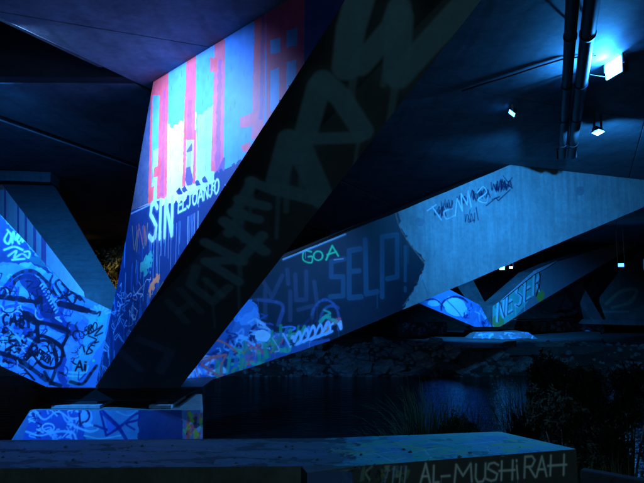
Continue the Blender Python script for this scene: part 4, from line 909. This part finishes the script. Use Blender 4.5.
for (px, d_, h, lab, sd) in ((66, 41, 7.0, 'leafy tree on the far bank, leftmost behind the back leg', 1), (98, 36, 6.2, 'leafy tree faintly lit brown in the dark gap left of the striped leg', 2), (128, 40, 7.2, 'leafy tree half hidden behind the edge of the striped leg', 3), (8, 33, 3.6, 'low tree at the far left below the graffiti leg', 4), (360, 47, 4.0, 'low dark tree on the far bank below the long right leg', 6)):
    p_ = on_y(px, 300, d_); tree(p_.x, d_, h, lab, sd)
def reed(x, y, h, n, label, seed, lean=0., mat=REED, w=.011, spread=.35, cat='reeds', group='plants along the near bank'):
    g = random.Random(seed); z = gz(x, y); vs = []; fs = []; root = empty('reed_clump', (x, y, z), label, cat, group)
    for i in range(n):
        a_ = g.uniform(0, 6.28); r0 = g.uniform(0, spread); bx, by = x+math.cos(a_)*r0, y+math.sin(a_)*r0; hh = h*g.uniform(.55, 1.05)
        da = g.uniform(0, 6.28); out = hh*g.uniform(.1, .55); sx, sy = -math.sin(da), math.cos(da); k_ = len(vs); ns = 6
        for j in range(ns+1):
            t_ = j/ns; px_ = bx+math.cos(da)*out*t_**2+lean*t_*hh; py_ = by+math.sin(da)*out*t_**2; pz = z-.05+hh*(t_-.28*t_**3*out/hh*2); ww = w*(1-t_*.9)
            vs += [(px_-sx*ww, py_-sy*ww, pz), (px_+sx*ww, py_+sy*ww, pz)]
            if j: q_ = k_+2*j; fs.append((q_-2, q_-1, q_+1, q_))
    me = bpy.data.meshes.new('blades'); me.from_pydata(vs, [], fs); link('blades', me, mat, root); return root
LEAF_O = leafmat('olive_leaf', (.045, .07, .028))
def shrub(x, y, h, wd, label, seed, n=6500):
    g = random.Random(seed); z = gz(x, y); root = empty('shrub', (x, y, z), label, 'shrub', 'plants along the near bank'); bl_ = []
    for i in range(12):
        a_ = g.uniform(0, 6.28); rr_ = g.uniform(0, 1)*wd; zz = z+h*g.uniform(.3, .92)
        c = (x+math.cos(a_)*rr_, y+math.sin(a_)*rr_, zz); s_ = g.uniform(.3, .55)*max(wd, .5); bl_.append((c, (s_, s_, s_*1.1)))
        tube('stem', [(x, y, z-.05), ((x+c[0])/2, (y+c[1])/2, (z+zz)/2), c], [.022, .014, .005], BARK, root, 5)
    leaves('foliage', bl_, n, .05 if seed < 30 else .038, LEAF_D if seed < 30 else LEAF_O, root, seed, .28)
for (px, d_, h, n, lab, sd) in ((398, 12.0, 1.7, 220, 'dim reed clump left of the palest sprays, behind the ledge', 11), (424, 11.6, 2.15, 300, 'palest clump of arching reeds behind the middle of the painted ledge', 12), (446, 12.2, 2.2, 260, 'reed clump just right of the palest reeds', 13), (468, 13.0, 2.2, 220, 'reeds at the left of the blue reflection in the water', 14), (520, 11.2, 2.35, 240, 'reed clump at the right of the blue reflection in the water', 15), (372, 13.5, 1.5, 160, 'low thin reeds where the dark open water begins', 16), (600, 10.2, 1.55, 200, 'reeds at the water edge beyond the low kerb', 17)):
    p_ = on_y(px, 300, d_); reed(p_.x, d_, h*1.28, int(n*1.7), lab, sd)
for (px, d_, h, wd, lab, sd) in ((545, 10.6, 2.5, .75, 'tallest dark shrub behind the right end of the painted ledge', 21), (580, 11.5, 2.5, .8, 'dark shrub right of the tallest one, behind the ledge corner', 22), (506, 12.2, 2.0, .5, 'small dark shrub between the reeds and the tallest shrub', 23), (410, 12.4, 1.75, .55, 'low olive bush left of the reeds, against the dark open water', 31), (440, 11.8, 2.0, .6, 'round olive bush among the reeds behind the middle of the painted ledge', 32), (474, 12.6, 1.9, .45, 'narrow olive bush just left of the blue reflection', 33), (622, 9.4, 2.1, .75, 'dark shrub near the right edge hiding part of the lamp reflection', 25), (560, 8.9, 1.55, .45, 'low shrub close behind the ledge corner', 24)):
    p_ = on_y(px, 300, d_); shrub(p_.x, d_, h, wd, lab, sd)
g = random.Random(3); vs = []; fs = []
for i in range(9000):
    y = g.uniform(6.8, 10.6); x = g.uniform(-.5, .62)*y; z = gz(x, y); a_ = g.uniform(0, 6.28); hh = g.uniform(.08, .4)*(1.3 if math.sin(x*2+y) > 0 else .7); k_ = len(vs)
    dx, dy = math.cos(a_), math.sin(a_); vs += [(x-dy*.006, y+dx*.006, z), (x+dy*.006, y-dx*.006, z), (x+dx*hh*.4, y+dy*hh*.4, z+hh)]; fs.append((k_, k_+1, k_+2))
me = bpy.data.meshes.new('grass'); me.from_pydata(vs, [], fs); tag(link('grass', me, REED), 'rough grass covering the near bank behind the ledge', 'grass', kind='stuff')
SC.render.film_transparent = False
